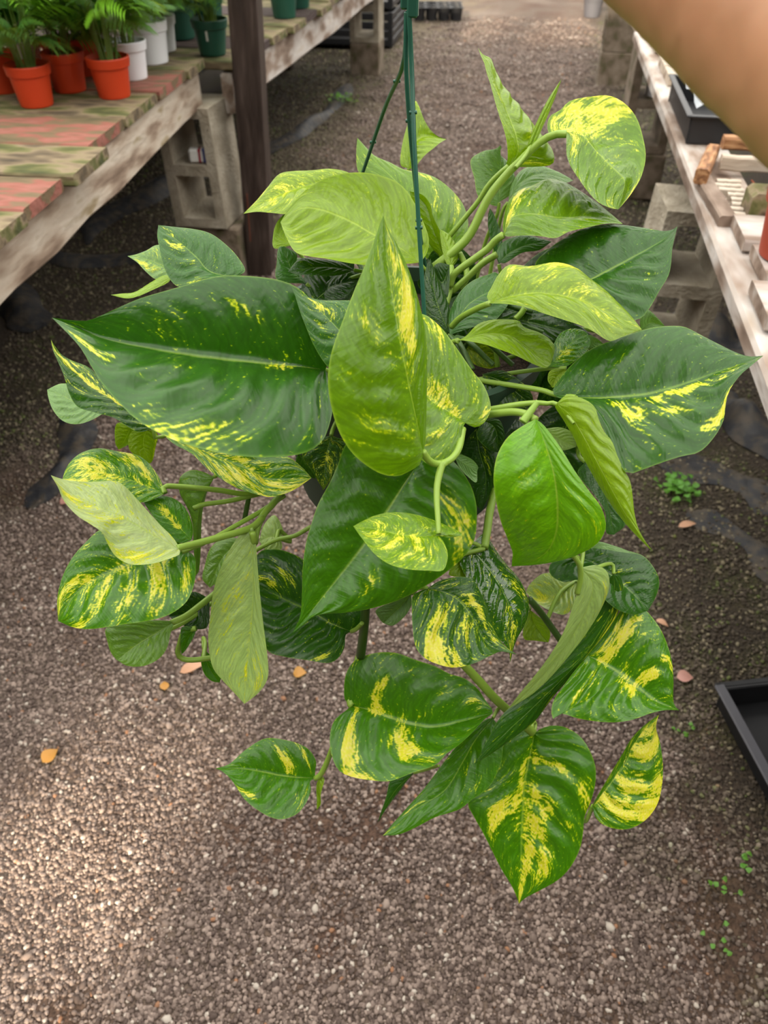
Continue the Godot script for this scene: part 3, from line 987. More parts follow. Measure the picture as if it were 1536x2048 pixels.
func aisle_things() -> void:
	# black tray and clear film on the right bench
	frame_tray(Vector3(0.558, 0.731, -2.275), Vector3(0.34, 0.065, 0.40), 0.006, "black_plastic", "black plastic nursery tray on the right bench below the arm", "tray", "nursery_tray")
	var fb := MB.new()
	var r := RandomNumberGenerator.new()
	r.seed = 12
	for i in 9:
		for j in 7:
			fb.vert(Vector3(0.41 + i * 0.033, 0.80 + r.randf_range(-0.012, 0.03), -2.46 + j * 0.05))
	for i in 8:
		for j in 6:
			var q := i * 7 + j
			fb.quad(q, q + 1, q + 8, q + 7)
	var film := put("plastic_film", fb.done(), mats.clear_film)
	tag(film, "crumpled clear plastic film lying over the black tray", "film")
	# a slatted wooden frame with broken laths
	var fr := thing("broken_crate", "broken slatted wooden crate with bare laths on the right bench", "crate", Vector3(0.46, 0.735, -1.90))
	put("edge_board", board(0.34, 0.03, 0.022, 801), mats.pale_board, fr, Vector3(0.14, 0.022, 0.04))
	put("top_bar", board(0.28, 0.026, 0.034, 802), mats.brown_stick, fr, Vector3(0.12, 0.044, -0.03))
	put("stub", board(0.24, 0.03, 0.028, 803), mats.brown_stick, fr, Vector3(-0.06, 0.022, 0.055), Vector3(0, -1.824, 0.06))
	for k in 6:
		put("dark_board", board(0.36, 0.012, 0.038, 810 + k), mats.dark_slat, fr, Vector3(0.17, -0.022, 0.085 + 0.042 * k))
	put("lath_strip", board(0.24, 0.022, 0.034, 830), mats.ash_board, fr, Vector3(-0.066, 0.006, 0.225), Vector3(0, PI / 2 + 0.07, 0))
	for k in 8:
		put("lath", board(0.042, 0.012, 0.015, 840 + k), mats.pale_board, fr, Vector3(-0.028 + 0.002 * k, 0.008, 0.13 + 0.027 * k))
	var wb := MB.new()
	tube(wb, smooth_line(PackedVector3Array([Vector3(0.035, 0.0, 0.08), Vector3(0.035, 0.006, 0.16), Vector3(0.05, 0.0, 0.20), Vector3(0.07, -0.005, 0.30)]), 14), 0.0018, 0.0015, 6)
	put("rusty_wire", wb.done(), mats.rust, fr)
	var mb := put("mossy_block", board(0.07, 0.05, 0.05, 850), mats.moss_plank, null, Vector3(0.462, 0.765, -1.60), Vector3(0, PI / 2, 0))
	tag(mb, "short mossy wood offcut beside the green pot on the right", "offcut")
	# pots cut by the right edge of the photograph
	var cp := thing("clay_pot", "terracotta coloured pot at the right edge on the bleached bench", "pot", Vector3(0.468, 0.76, -1.36))
	put("body", pot_mesh(0.05, 0.066, 0.115), mats.clay_pot, cp)
	put("soil", lathe([[0.058, 0.098], [0.0, 0.10]], 20), mats.soil, cp)
	var gp := thing("potted_caladium", "green pot with a cream and pink edged leaf at the right edge", "potted plant", Vector3(0.525, 0.755, -1.61))
	put("pot", pot_mesh(0.045, 0.06, 0.10), mats.green_pot, gp)
	put("soil", lathe([[0.054, 0.086], [0.0, 0.09]], 20), mats.soil, gp)
	for e in [[Vector3(-0.01, 0.10, 0.03), 0.5, -0.9], [Vector3(-0.03, 0.11, -0.02), -0.8, 0.6], [Vector3(0.03, 0.12, 0.0), 1.2, 2.4]]:
		var l := small_leaf(0.09, 0.035)
		var lf := put("leaf", l, mats.pink_leaf, gp, e[0], Vector3(e[1], e[2], 0.4))
		var inner := put("centre", small_leaf(0.075, 0.024), mats.palm_green, lf, Vector3(0.006, 0.0012, 0))
	# trays on the ground
	var nt := frame_tray(Vector3(0.666, 0.012, -0.878), Vector3(0.27, 0.055, 0.29), 0.008, "black_plastic", "black nursery tray on the ground at the right edge", "tray", "nursery_tray")
	nt.rotation.y = 0.295
	var lip := put("worn_lip", box(Vector3(0.02, 0.006, 0.30), 0.002), mats.grey_plastic, nt, Vector3(-0.14, 0.056, 0))
	# stacked black crates under the far left bench
	for k in 2:
		var c := thing("black_crate", ["lower black slatted crate under the far left bench", "upper black slatted crate under the far left bench"][k], "crate", Vector3(-1.55, 0.02 + 0.25 * k, -7.2), 0.0, "black crates under the bench")
		for s in [-1.0, 1.0]:
			for j in 4:
				put("slat", box(Vector3(0.9, 0.045, 0.015), 0.003), mats.black_plastic, c, Vector3(0, 0.03 + 0.058 * j, s * 0.35))
				put("slat", box(Vector3(0.015, 0.045, 0.7), 0.003), mats.black_plastic, c, Vector3(s * 0.45, 0.03 + 0.058 * j, 0))
		put("base", box(Vector3(0.9, 0.012, 0.7), 0.003), mats.black_plastic, c, Vector3(0, 0.006, 0))
		for sx in [-1.0, 1.0]:
			for sz in [-1.0, 1.0]:
				put("corner", box(Vector3(0.04, 0.235, 0.04), 0.004), mats.black_plastic, c, Vector3(sx * 0.44, 0.118, sz * 0.34))
	# carrying tray with round cells in the far aisle
	var ct := thing("cell_tray", "black carrying tray with round cells far down the aisle", "tray", Vector3(-0.90, 0.01, -8.25), 0.15)
	var ring := lathe([[0.048, 0.0], [0.05, 0.1], [0.058, 0.1], [0.056, 0.094], [0.046, 0.0]], 16)
	for i in 4:
		for j in 3:
			put("cell", ring, mats.black_plastic, ct, Vector3((i - 1.5) * 0.112, 0, (j - 1) * 0.112))
	put("rim", box(Vector3(0.47, 0.006, 0.012), 0.002), mats.black_plastic, ct, Vector3(0, 0.1, 0.172))
	put("rim", box(Vector3(0.47, 0.006, 0.012), 0.002), mats.black_plastic, ct, Vector3(0, 0.1, -0.172))
	# a pot at the far right foot of the benches
	var fp := put("grey_pot", pot_mesh(0.07, 0.095, 0.17), mats.grey_plastic, null, Vector3(0.50, 0.0, -8.6))
	tag(fp, "dull grey plastic pot standing far off at the right edge of the aisle", "pot")

func small_leaf(ln: float, wd: float) -> ArrayMesh:
	var b := MB.new()
	var rows := 9
	for i in rows:
		var t := i / (rows - 1.0)
		var w := wd * sin(PI * pow(t, 0.7)) + 0.0002
		var y := 0.25 * ln * t * (1.0 - t) * 2.0
		b.vert(Vector3(ln * t, y + 0.15 * w, -w))
		b.vert(Vector3(ln * t, y, 0))
		b.vert(Vector3(ln * t, y + 0.15 * w, w))
	for i in rows - 1:
		for k in 2:
			var q := i * 3 + k
			b.quad(q, q + 3, q + 4, q + 1)
	return b.done()

# a strip of weed cloth: a bent sheet with thickness, partly lifted off the ground
func cloth_strip(pts: Array, width: float, lift: float, sd: int) -> ArrayMesh:
	var r := RandomNumberGenerator.new()
	r.seed = sd
	var line := smooth_line(PackedVector3Array(pts), 24)
	var b := MB.new()
	for side in 2:
		var f := b.v.size()
		for i in 24:
			var d := (line[mini(i + 1, 23)] - line[maxi(i - 1, 0)])
			var c := Vector3(-d.z, 0, d.x).normalized()
			var t := i / 23.0
			for k in 7:
				var s := k / 6.0 - 0.5
				var p := line[i] + c * width * s * (0.75 + 0.25 * sin(t * 9.0 + sd)) * minf(1.0, 6.0 * minf(t, 1.0 - t) + 0.25)
				p.y = ground_height(p.x, p.z) + minf(0.004, lift * 0.12) + lift * maxf(0.0, sin(PI * (s + 0.5))) * (0.6 + 0.4 * sin(t * 13.0 + sd)) * sin(PI * t) + r.randf() * 0.003 - side * 0.003
				b.vert(p)
		for i in 23:
			for k in 6:
				var q := f + i * 7 + k
				if side == 0: b.quad(q, q + 7, q + 8, q + 1)
				else: b.quad(q, q + 1, q + 8, q + 7)
	return b.done()

func ground_things() -> void:
	var strips := [
		[[Vector3(-1.20, 0, -5.7), Vector3(-1.19, 0, -5.1), Vector3(-1.30, 0, -4.4), Vector3(-1.5, 0, -3.9)], 0.13, 0.05, "dark weed cloth edge curling up beside the far left bench"],
		[[Vector3(-1.45, 0, -4.1), Vector3(-1.62, 0, -3.7), Vector3(-1.80, 0, -3.15), Vector3(-1.75, 0, -2.9)], 0.16, 0.07, "black weed cloth hump in the shade under the left bench"],
		[[Vector3(-2.1, 0, -2.9), Vector3(-1.75, 0, -2.75), Vector3(-1.40, 0, -2.85), Vector3(-1.2, 0, -2.9)], 0.14, 0.03, "flat black weed cloth under the left bench below its front rail"],
		[[Vector3(-2.2, 0, -2.35), Vector3(-1.85, 0, -2.4), Vector3(-1.6, 0, -2.2)], 0.28, 0.08, "bunched black weed cloth at the left edge below the bench"],
		[[Vector3(-1.25, 0, -1.75), Vector3(-1.15, 0, -1.6), Vector3(-1.12, 0, -1.45), Vector3(-1.14, 0, -1.3)], 0.11, 0.03, "small dark cloth flap in the litter left of the pothos"],
		[[Vector3(0.47, 0, -1.78), Vector3(0.58, 0, -1.76), Vector3(0.70, 0, -1.70), Vector3(0.78, 0, -1.62)], 0.15, 0.006, "dark grey cloth patch in the moss above the weed tuft"],
		[[Vector3(0.52, 0, -1.58), Vector3(0.61, 0, -1.53), Vector3(0.68, 0, -1.45), Vector3(0.70, 0, -1.33)], 0.10, 0.006, "muddy cloth strip half buried right of the weed tuft"],
		[[Vector3(0.66, 0, -2.75), Vector3(0.75, 0, -2.5), Vector3(0.90, 0, -2.45)], 0.22, 0.09, "bunched black cloth under the right bench behind the block"],
		[[Vector3(0.68, 0, -2.2), Vector3(0.74, 0, -1.98), Vector3(0.82, 0, -1.78)], 0.15, 0.07, "raised black cloth fold under the right bench rail"],
	]
	var k := 0
	for s in strips:
		k += 1
		var o := put("weed_cloth", cloth_strip(s[0], s[1], s[2], k), mats.cloth)
		tag(o, s[3], "weed cloth", "strips of black weed cloth")
	# fallen leaves
	var leaves := [
		[Vector3(-0.576, 0, -0.882), 0.6, 0.055, 0.012, "dry_leaf", "dry pinkish-tan fallen leaf on gravel left of the pothos"],
		[Vector3(-0.59, 0, -0.835), 2.0, 0.022, 0.009, "amber_leaf", "tiny amber leaf scrap below the tan fallen leaf"],
		[Vector3(-0.345, 0, -0.918), 0.2, 0.028, 0.013, "amber_leaf", "curled straw coloured scrap under the pothos on the gravel"],
		[Vector3(-0.755, 0, -0.645), 1.1, 0.034, 0.014, "amber_leaf", "amber fallen leaf alone on the gravel at the lower left"],
		[Vector3(0.43, 0, -1.035), 0.1, 0.034, 0.014, "pink_leaf", "pale pink and white leaf scrap beside the right pothos leaf"],
		[Vector3(0.49, 0, -1.515), 0.4, 0.05, 0.01, "dry_leaf", "long tan leaf lying below the weed tuft on the right"],
		[Vector3(0.405, 0, -1.19), -0.6, 0.03, 0.007, "dry_leaf", "small tan twig leaf in the dark litter on the right"],
		[Vector3(-1.06, 0, -1.32), 0.9, 0.03, 0.012, "pink_leaf", "reddish leaf scrap in the litter at the far left"],
	]
	for e in leaves:
		var p: Vector3 = e[0]
		p.y = ground_height(p.x, p.z) + 0.006
		var o := put("fallen_leaf", small_leaf(e[2], e[3]), mats[e[4]], null, p, Vector3(0.1, e[1], 0.0))
		tag(o, e[5], "fallen leaf", "fallen leaves on the ground")
	# weeds
	weed(Vector3(0.505, 0, -1.66), 60, 0.06, 1, "bushy green weed tuft growing in the mossy ground on the right", 0.018)
	weed(Vector3(-1.16, 0, -5.25), 40, 0.12, 2, "green weed patch beside the cloth at the far left bench", 0.022)
	weed(Vector3(0.43, 0, -0.915), 7, 0.03, 3, "few small clover leaves below the right pothos leaves", 0.008)
	weed(Vector3(0.455, 0, -0.62), 6, 0.03, 4, "small clover sprigs in the gravel at the lower right edge", 0.009)
	weed(Vector3(0.44, 0, -0.53), 6, 0.035, 5, "lowest clover sprigs in the gravel near the bottom right corner", 0.008)
	weed(Vector3(0.49, 0, -0.66), 6, 0.022, 6, "bright clover pair touching the photo's right edge", 0.010)

func weed(at: Vector3, count: int, spread: float, sd: int, label: String, size := 0.02) -> void:
	var r := RandomNumberGenerator.new()
	r.seed = sd
	at.y = ground_height(at.x, at.z)
	var w := thing("weed", label, "weed", at)
	var m := small_leaf(size, size * 0.5)
	for k in count:
		var a := r.randf() * TAU
		var d := r.randf() * spread
		var hgt := r.randf_range(0.4, 1.5) * size
		put("leaf", m, mats.weed, w, Vector3(cos(a) * d, hgt, sin(a) * d), Vector3(r.randf_range(-0.5, 0.5), r.randf() * TAU, r.randf_range(-0.2, 0.5)))
		var b := MB.new()
		tube(b, PackedVector3Array([Vector3(cos(a) * d * 0.7, -0.004, sin(a) * d * 0.7), Vector3(cos(a) * d, hgt, sin(a) * d)]), 0.0009, 0.0006, 4)
		put("stalk", b.done(), mats.palm_stalk, w)

# ================= the arm that holds the basket up
func nets(b: MB, bones: Array, lo: Vector3, hi: Vector3, cell: float, k: float) -> void:
	var n := Vector3i(((hi - lo) / cell).ceil()) + Vector3i.ONE
	var f := PackedFloat32Array()
	f.resize(n.x * n.y * n.z)
	for z in n.z:
		for y in n.y:
			for x in n.x:
				var p := lo + Vector3(x, y, z) * cell
				var d := 1e3
				for e in bones:
					var a: Vector3 = e[0]
					var ab: Vector3 = e[1] - a
					var t := clampf((p - a).dot(ab) / maxf(ab.length_squared(), 1e-9), 0, 1)
					var q := p.distance_to(a + ab * t) - lerpf(e[2], e[3], t)
					var hh := clampf(0.5 + 0.5 * (d - q) / k, 0, 1)
					d = lerpf(d, q, hh) - k * hh * (1.0 - hh)
				f[(z * n.y + y) * n.x + x] = d
	var ids := {}
	var corner := [Vector3i(0, 0, 0), Vector3i(1, 0, 0), Vector3i(0, 1, 0), Vector3i(1, 1, 0), Vector3i(0, 0, 1), Vector3i(1, 0, 1), Vector3i(0, 1, 1), Vector3i(1, 1, 1)]
	var edges := [[0, 1], [2, 3], [4, 5], [6, 7], [0, 2], [1, 3], [4, 6], [5, 7], [0, 4], [1, 5], [2, 6], [3, 7]]
	for z in n.z - 1:
		for y in n.y - 1:
			for x in n.x - 1:
				var v := []
				var mask := 0
				for i in 8:
					var c: Vector3i = corner[i]
					var val := f[((z + c.z) * n.y + y + c.y) * n.x + x + c.x]
					v.append(val)
					if val < 0: mask |= 1 << i
				if mask == 0 or mask == 255: continue
				var sum := Vector3.ZERO
				var cnt := 0
				for e in edges:
					var va: float = v[e[0]]
					var vb: float = v[e[1]]
					if (va < 0) != (vb < 0):
						sum += Vector3(corner[e[0]]).lerp(Vector3(corner[e[1]]), va / (va - vb))
						cnt += 1
				ids[(z * n.y + y) * n.x + x] = b.vert(lo + (Vector3(x, y, z) + sum / cnt) * cell)
	var st := [1, n.x, n.x * n.y]
	for key in ids:
		var x: int = key % n.x
		var y: int = (key / n.x) % n.y
		var z: int = key / (n.x * n.y)
		var at: int = key
		var here := f[at]
		for ax in 3:
			var u: int = (ax + 1) % 3
			var w: int = (ax + 2) % 3
			var c := [x, y, z]
			if c[u] == 0 or c[w] == 0: continue
			var there: float = f[at + st[ax]]
			if (here < 0) == (there < 0): continue
			var a: int = ids.get(at, -1)
			var p: int = ids.get(at - st[u], -1)
			var q: int = ids.get(at - st[u] - st[w], -1)
			var s: int = ids.get(at - st[w], -1)
			if a < 0 or p < 0 or q < 0 or s < 0: continue
			if here < 0: b.quad(a, s, q, p)
			else: b.quad(a, p, q, s)

func arm() -> void:
	var b := MB.new()
	var wrist: Vector3 = ARM[0]
	var radii := [0.027, 0.034, 0.039, 0.041, 0.043, 0.055]
	var bones := []
	for i in ARM.size() - 1:
		bones.append([ARM[i], ARM[i + 1], radii[i], radii[i + 1]])
	var lo := Vector3.ONE * 1e3
	var hi := -lo
	for i in ARM.size():
		lo = lo.min(ARM[i] - Vector3.ONE * (radii[i] + 0.012))
		hi = hi.max(ARM[i] + Vector3.ONE * (radii[i] + 0.012))
	nets(b, bones, lo, hi, 0.008, 0.003)
	# the hand closed on the hook: palm, four fingers, thumb
	var w := (wrist - HAND).normalized()
	var side := w.cross(Vector3.UP).normalized()
	var down := -side.cross(w).normalized()
	if down.y > 0: down = -down
	var pc := HAND - down * 0.018
	var hb := [[wrist - w * 0.0, pc + w * 0.02, 0.026, 0.024]]
	for i in 4:
		var o := side * ((i - 1.5) * 0.0195)
		var l: float = [0.9, 1.0, 0.95, 0.78][i]
		var k0 := pc + o - w * 0.036
		hb.append([pc + o * 0.7 + w * 0.03, k0, 0.014, 0.0115])
		var k1 := k0 - w * 0.026 * l + down * 0.016 * l
		var k2 := k1 + down * 0.026 * l + w * 0.006
		var k3 := k2 + w * 0.022 * l + down * 0.002
		hb.append([k0, k1, 0.0105, 0.0095])
		hb.append([k1, k2, 0.0095, 0.0088])
		hb.append([k2, k3, 0.0088, 0.0075])
	var t0 := pc + side * 0.030 + w * 0.035
	var t1 := t0 + side * 0.014 - w * 0.03 + down * 0.016
	var t2 := t1 - w * 0.026 + down * 0.014 - side * 0.012
	var t3 := t2 - w * 0.012 + down * 0.004 - side * 0.018
	hb.append([t0, t1, 0.014, 0.0115])
	hb.append([t1, t2, 0.011, 0.0098])
	hb.append([t2, t3, 0.0096, 0.008])
	lo = Vector3.ONE * 1e3
	hi = -lo
	for e in hb:
		lo = lo.min(e[0] - Vector3.ONE * 0.032).min(e[1] - Vector3.ONE * 0.018)
		hi = hi.max(e[0] + Vector3.ONE * 0.032).max(e[1] + Vector3.ONE * 0.018)
	nets(b, hb, lo, hi, 0.004, 0.006)
	var o := put("person", b.done(), mats.skin)
	tag(o, "bare arm reaching in from the upper right, holding up the hanging plant", "person")
const LEAVES := [
	["dark",0.1,0.1,0,[-383,1881,1248,-554,1926,1305,-962,2026,1453,-1300,2116,1576,-1730,2257,1719,-1917,2355,1756,-2053,2425,1787],[-383,1881,1248,-355,2016,1195,-416,2208,1123,-541,2368,1084,-708,2465,1099,-980,2534,1186,-1135,2544,1259,-1335,2512,1394,-1542,2477,1531,-1694,2435,1643,-1826,2399,1735,-1923,2406,1766,-2053,2425,1787],[-383,1881,1248,-297,1898,1413,-241,1875,1611,-221,1833,1848,-247,1804,2021,-351,1813,2176,-576,1884,2355,-772,1958,2440,-974,2035,2476,-1139,2104,2461,-1269,2161,2424,-1373,2218,2366,-1501,2280,2283,-1619,2344,2176,-1745,2401,2052,-2053,2425,1787],[0.75,0.86,0.2,0.05,0.7,-0.55,0.38,0.12,0.05,0.55,0.05,0.2,0.08,0.06,0.6,-0.3,0.62,0.3,0.04,0.25,0.3,0.6,0.3,0.05,0.25,0.9,0.55,0.15,0.1,0.6]],
	["lime2",0.1,0.12,0,[422,1769,1959,392,1886,1924,323,2122,1850,236,2409,1730,159,2645,1580,90,2845,1409,39,3015,1241],[422,1769,1959,419,1748,2049,360,1741,2130,288,1744,2199,180,1794,2246,46,1910,2258,-47,2043,2229,-111,2194,2167,-150,2337,2086,-149,2467,1989,-113,2589,1873,-64,2726,1713,-15,2841,1551,14,2938,1397,31,2989,1307,39,3015,1241],[422,1769,1959,431,1818,1904,418,1964,1805,396,2182,1673,371,2377,1556,330,2511,1478,270,2642,1402,200,2764,1335,133,2862,1287,76,2934,1259,52,2982,1241,39,3015,1241],[0.35,0.75,0.3,0.22,0.85,0.45,0.62,0.35,0.1,0.6,0.3,0.47,0.3,0.12,0.5,-0.35,0.2,0.35,0.05,0.5,-0.5,0.62,0.2,0.06,0.45]],
	["blue",0.2,0.06,0,[-41,1931,1281,-204,2117,1226,-400,2302,1186,-608,2464,1168],[-41,1931,1281,-13,2027,1136,-75,2182,1006,-186,2280,967,-297,2307,1003,-425,2333,1069,-516,2373,1114,-566,2411,1137,-608,2464,1168],[-41,1931,1281,-142,1896,1435,-254,1977,1444,-331,2049,1432,-425,2170,1386,-512,2311,1303,-569,2414,1223,-608,2464,1168],[-0.25,0.72,0.25,0.14,0.8,0.4,0.6,0.1,0.05,0.5]],
	["lime2",0.22,0.1,0,[660,1710,1496,501,1757,1403,358,1809,1308,183,1872,1195,-27,1951,1057],[660,1710,1496,732,1682,1497,796,1706,1449,824,1773,1362,763,1866,1259,661,1941,1179,540,2041,1068,435,2126,975,333,2183,911,251,2201,890,137,2156,920,29,2053,990,-27,1951,1057],[660,1710,1496,646,1699,1575,652,1648,1675,597,1607,1755,505,1584,1811,405,1599,1818,256,1735,1670,110,1871,1401,-27,1951,1057],[-0.12,0.35,0.15,0.2,0.8,-0.9,0.12,0.12,0.05,0.7,-0.85,0.6,0.15,0.06,0.7,0.3,0.2,0.4,0.04,0.5]],
	["mid",0.07,0.1,0,[356,1354,1530,283,1261,1619,152,1071,1799,-3,865,1997,-209,626,2230,-334,481,2372,-428,387,2466],[356,1354,1530,233,1444,1482,43,1496,1473,-128,1507,1495,-194,1447,1560,-223,1358,1644,-273,1247,1749,-336,1136,1855,-368,1034,1946,-395,910,2053,-400,775,2164,-387,617,2287,-385,488,2387,-428,387,2466],[356,1354,1530,471,1425,1462,612,1360,1506,733,1254,1587,795,1147,1676,813,1049,1763,811,950,1852,753,860,1941,635,769,2039,490,686,2132,330,612,2216,153,560,2280,-28,527,2326,-200,508,2356,-291,488,2380,-364,430,2431,-428,387,2466],[0.85,0.33,0.2,0.08,0.75,0.4,0.62,0.15,0.06,0.35,-0.3,0.3,0.2,0.03,0.35]],
	["lime2",0.35,0.05,0,[585,1421,2353,485,1420,2376,334,1434,2396,205,1459,2402,124,1470,2410,44,1478,2420],[585,1421,2353,656,1371,2309,736,1362,2252,657,1381,2214,533,1403,2187,399,1426,2190,259,1451,2224,160,1462,2280,89,1464,2349,44,1478,2420],[585,1421,2353,624,1446,2431,659,1442,2518,665,1428,2591,645,1412,2659,559,1442,2694,439,1467,2716,326,1477,2705,227,1489,2655,143,1501,2568,44,1478,2420],[0.4,0.55,0.4,0.06,0.6,0.35,0.35,0.4,0.06,0.6,0.4,0.75,0.3,0.08,0.55,-0.2,0.7,0.2,0.06,0.5]],
	["bright",0.12,0.12,0,[1130,1845,1567,1222,1715,1704,1296,1566,1819,1344,1374,1906,1360,1182,1951,1319,1018,1970,1221,888,1956,1102,785,1916],[1130,1845,1567,1051,1860,1677,957,1841,1800,900,1773,1917,890,1659,2003,921,1510,2042,975,1319,2037,1035,1147,2005,1089,975,1964,1096,872,1942,1102,785,1916],[1130,1845,1567,1195,1814,1596,1316,1714,1687,1429,1598,1777,1541,1490,1838,1627,1402,1872,1675,1310,1909,1679,1238,1939,1643,1159,1970,1560,1074,1987,1449,986,1988,1286,882,1963,1102,785,1916],[-0.5,0.33,0.15,0.04,0.5,0.8,0.5,0.12,0.05,0.5]],
	["limeP",0.05,0.09,0,[1266,1869,1387,1371,1800,1424,1480,1684,1500,1564,1581,1570,1677,1445,1663,1767,1338,1735,1856,1240,1800,1944,1152,1857,2032,1081,1899],[1266,1869,1387,1258,1841,1392,1306,1781,1405,1413,1650,1453,1462,1573,1492,1555,1457,1557,1661,1339,1636,1748,1255,1701,1846,1177,1770,1941,1119,1832,2006,1086,1878,2032,1081,1899],[1266,1869,1387,1324,1906,1340,1438,1889,1332,1524,1845,1352,1557,1787,1395,1612,1711,1449,1668,1665,1477,1717,1588,1533,1767,1520,1581,1824,1453,1627,1858,1356,1702,1877,1288,1755,1918,1201,1821,1986,1122,1874,2032,1081,1899],[]],
	["dark",0.15,0.1,0,[1270,1693,1002,1413,1689,1007,1582,1698,1000,1786,1725,978,1961,1755,953,2180,1822,899,2382,1896,838,2559,1959,788,2690,2010,748],[1270,1693,1002,1261,1710,963,1310,1765,873,1406,1843,759,1516,1909,667,1656,1959,597,1809,2009,537,1936,2041,505,2064,2055,497,2167,2055,507,2285,2024,555,2413,1995,615,2535,1975,678,2616,1977,715,2690,2010,748],[1270,1693,1002,1319,1704,1067,1443,1736,1130,1524,1737,1178,1578,1700,1264,1641,1637,1385,1712,1556,1519,1795,1492,1612,1896,1527,1594,2009,1575,1556,2135,1618,1509,2259,1646,1463,2354,1723,1363,2404,1796,1264,2409,1859,1180,2436,1920,1085,2512,1973,969,2593,1999,876,2690,2010,748],[0.14,0.52,0.08,0.14,0.95,0.25,0.36,0.1,0.07,0.7,0.4,0.5,0.1,0.14,0.55,0.9,0.72,0.16,0.06,0.95,0.2,0.82,0.2,0.12,0.6,-0.3,0.3,0.3,0.03,0.3,-0.9,0.72,0.1,0.03,0.5]],
	["dark",0.06,0.09,0,[1295,2066,120,1532,2179,-3,1743,2275,-108,1926,2360,-201,2055,2432,-277,2103,2484,-326],[1295,2066,120,1148,2095,10,1041,2185,-111,1136,2273,-242,1299,2345,-351,1452,2391,-411,1648,2421,-436,1859,2426,-408,2009,2427,-357,2072,2447,-341,2103,2484,-326],[1295,2066,120,1486,2074,294,1677,2041,405,1835,2052,415,1906,2112,360,1973,2210,248,2034,2282,140,2050,2341,44,2054,2398,-60,2074,2450,-181,2103,2484,-326],[0.7,0.6,0.1,0.04,0.3]],
	["lime",0.18,0.1,0,[731,2240,736,909,2278,661,1102,2289,607,1369,2249,582,1616,2165,601,1846,2075,628],[731,2240,736,707,2262,662,727,2289,596,773,2349,473,845,2387,386,994,2361,341,1180,2372,269,1332,2346,260,1447,2293,297,1562,2239,347,1677,2171,430,1768,2118,512,1846,2075,628],[731,2240,736,850,2269,783,980,2273,811,1110,2255,837,1267,2220,853,1428,2165,854,1568,2088,853,1622,2072,835,1707,2082,764,1846,2075,628],[-0.85,0.28,0.18,0.05,0.9,-0.9,0.46,0.14,0.08,0.95,-0.5,0.4,0.3,0.05,0.55,-0.3,0.6,0.3,0.06,0.6,0.3,0.7,0.3,0.06,0.5,0,0.97,0.6,0.04,0.9]],
	["limeP",0.05,0.08,0,[524,1941,769,727,1963,677,904,1941,635,1022,1876,650,1237,1757,679],[524,1941,769,580,1952,710,651,1998,612,742,2013,553,836,2010,517,960,1999,486,1008,1959,507,1122,1926,511,1211,1884,535,1254,1835,579,1237,1757,679],[524,1941,769,587,1962,801,724,1964,832,848,1932,848,987,1879,833,1058,1842,815,1189,1765,758,1237,1757,679],[]],
	["mid",0.3,0.06,1,[1219,1741,696,1308,1787,569,1398,1835,441,1500,1863,336],[1219,1741,696,1233,1775,533,1279,1839,382,1353,1868,321,1436,1872,305,1500,1863,336],[1219,1741,696,1343,1734,669,1422,1761,600,1501,1794,506,1527,1833,416,1500,1863,336],[0.2,0.4,0.3,0.15,0.6]],
	["lime",0.3,0.05,0,[1357,1729,684,1293,1702,751,1263,1649,839],[1357,1729,684,1239,1743,750,1223,1697,808,1263,1649,839],[1357,1729,684,1347,1704,746,1315,1662,819,1263,1649,839],[]],
	["lime2",0.25,-0.1,0,[1168,3020,-718,1298,3001,-712,1440,2899,-630,1564,2817,-564,1660,2750,-510,1657,2673,-431,1632,2582,-334],[1168,3020,-718,1110,2986,-754,1043,2977,-780,1019,3030,-869,1038,3075,-947,1108,3099,-1012,1181,3146,-1101,1341,3159,-1176,1488,3159,-1218,1627,3114,-1204,1741,3033,-1138,1814,2918,-1013,1841,2817,-883,1809,2713,-715,1747,2644,-571,1677,2596,-432,1632,2582,-334],[1168,3020,-718,1173,2991,-615,1190,2921,-469,1248,2840,-351,1345,2739,-264,1454,2662,-247,1561,2611,-278,1632,2582,-334],[-0.85,0.3,0.35,0.14,0.95,-0.5,0.3,0.4,0.1,0.7,0.2,0.1,0.5,0.08,0.8,0.8,0.9,0.3,0.05,0.6,-0.9,0.85,0.1,0.08,0.8]],
	["lime",0.12,0.05,0,[747,2729,-724,810,2825,-803,775,2940,-882,677,3096,-978,574,3262,-1081,507,3398,-1170,451,3418,-1171,399,3483,-1208],[747,2729,-724,727,2749,-709,731,2810,-719,702,2937,-756,625,3103,-831,546,3259,-941,493,3344,-1020,463,3401,-1084,432,3439,-1131,399,3483,-1208],[747,2729,-724,800,2719,-797,868,2700,-842,1071,2685,-962,1113,2707,-1008,1089,2765,-1079,1002,2841,-1152,914,2921,-1213,790,3042,-1275,663,3150,-1296,568,3260,-1306,507,3393,-1308,488,3403,-1296,432,3430,-1255,399,3483,-1208],[0.7,0.12,0.25,0.05,0.95,0.45,0.3,0.15,0.08,0.6,-0.4,0.6,0.3,0.06,0.4]],
	["limeP",0.05,0.5,0,[902,2903,-704,965,3064,-833,1031,3198,-943,1089,3321,-1044],[902,2903,-704,876,2903,-709,941,3065,-877,1010,3201,-983,1089,3321,-1044],[902,2903,-704,930,2903,-718,996,3041,-865,1054,3195,-983,1089,3321,-1044],[]],
	["blueL",0.05,0.08,0,[693,2386,-881,683,2571,-1013,667,2681,-1091,652,2773,-1154],[693,2386,-881,665,2361,-859,516,2420,-888,460,2540,-979,412,2661,-1065,505,2724,-1120,612,2745,-1137,652,2773,-1154],[693,2386,-881,793,2434,-984,810,2527,-1077,750,2627,-1137,647,2708,-1146,666,2743,-1157,652,2773,-1154],[]],
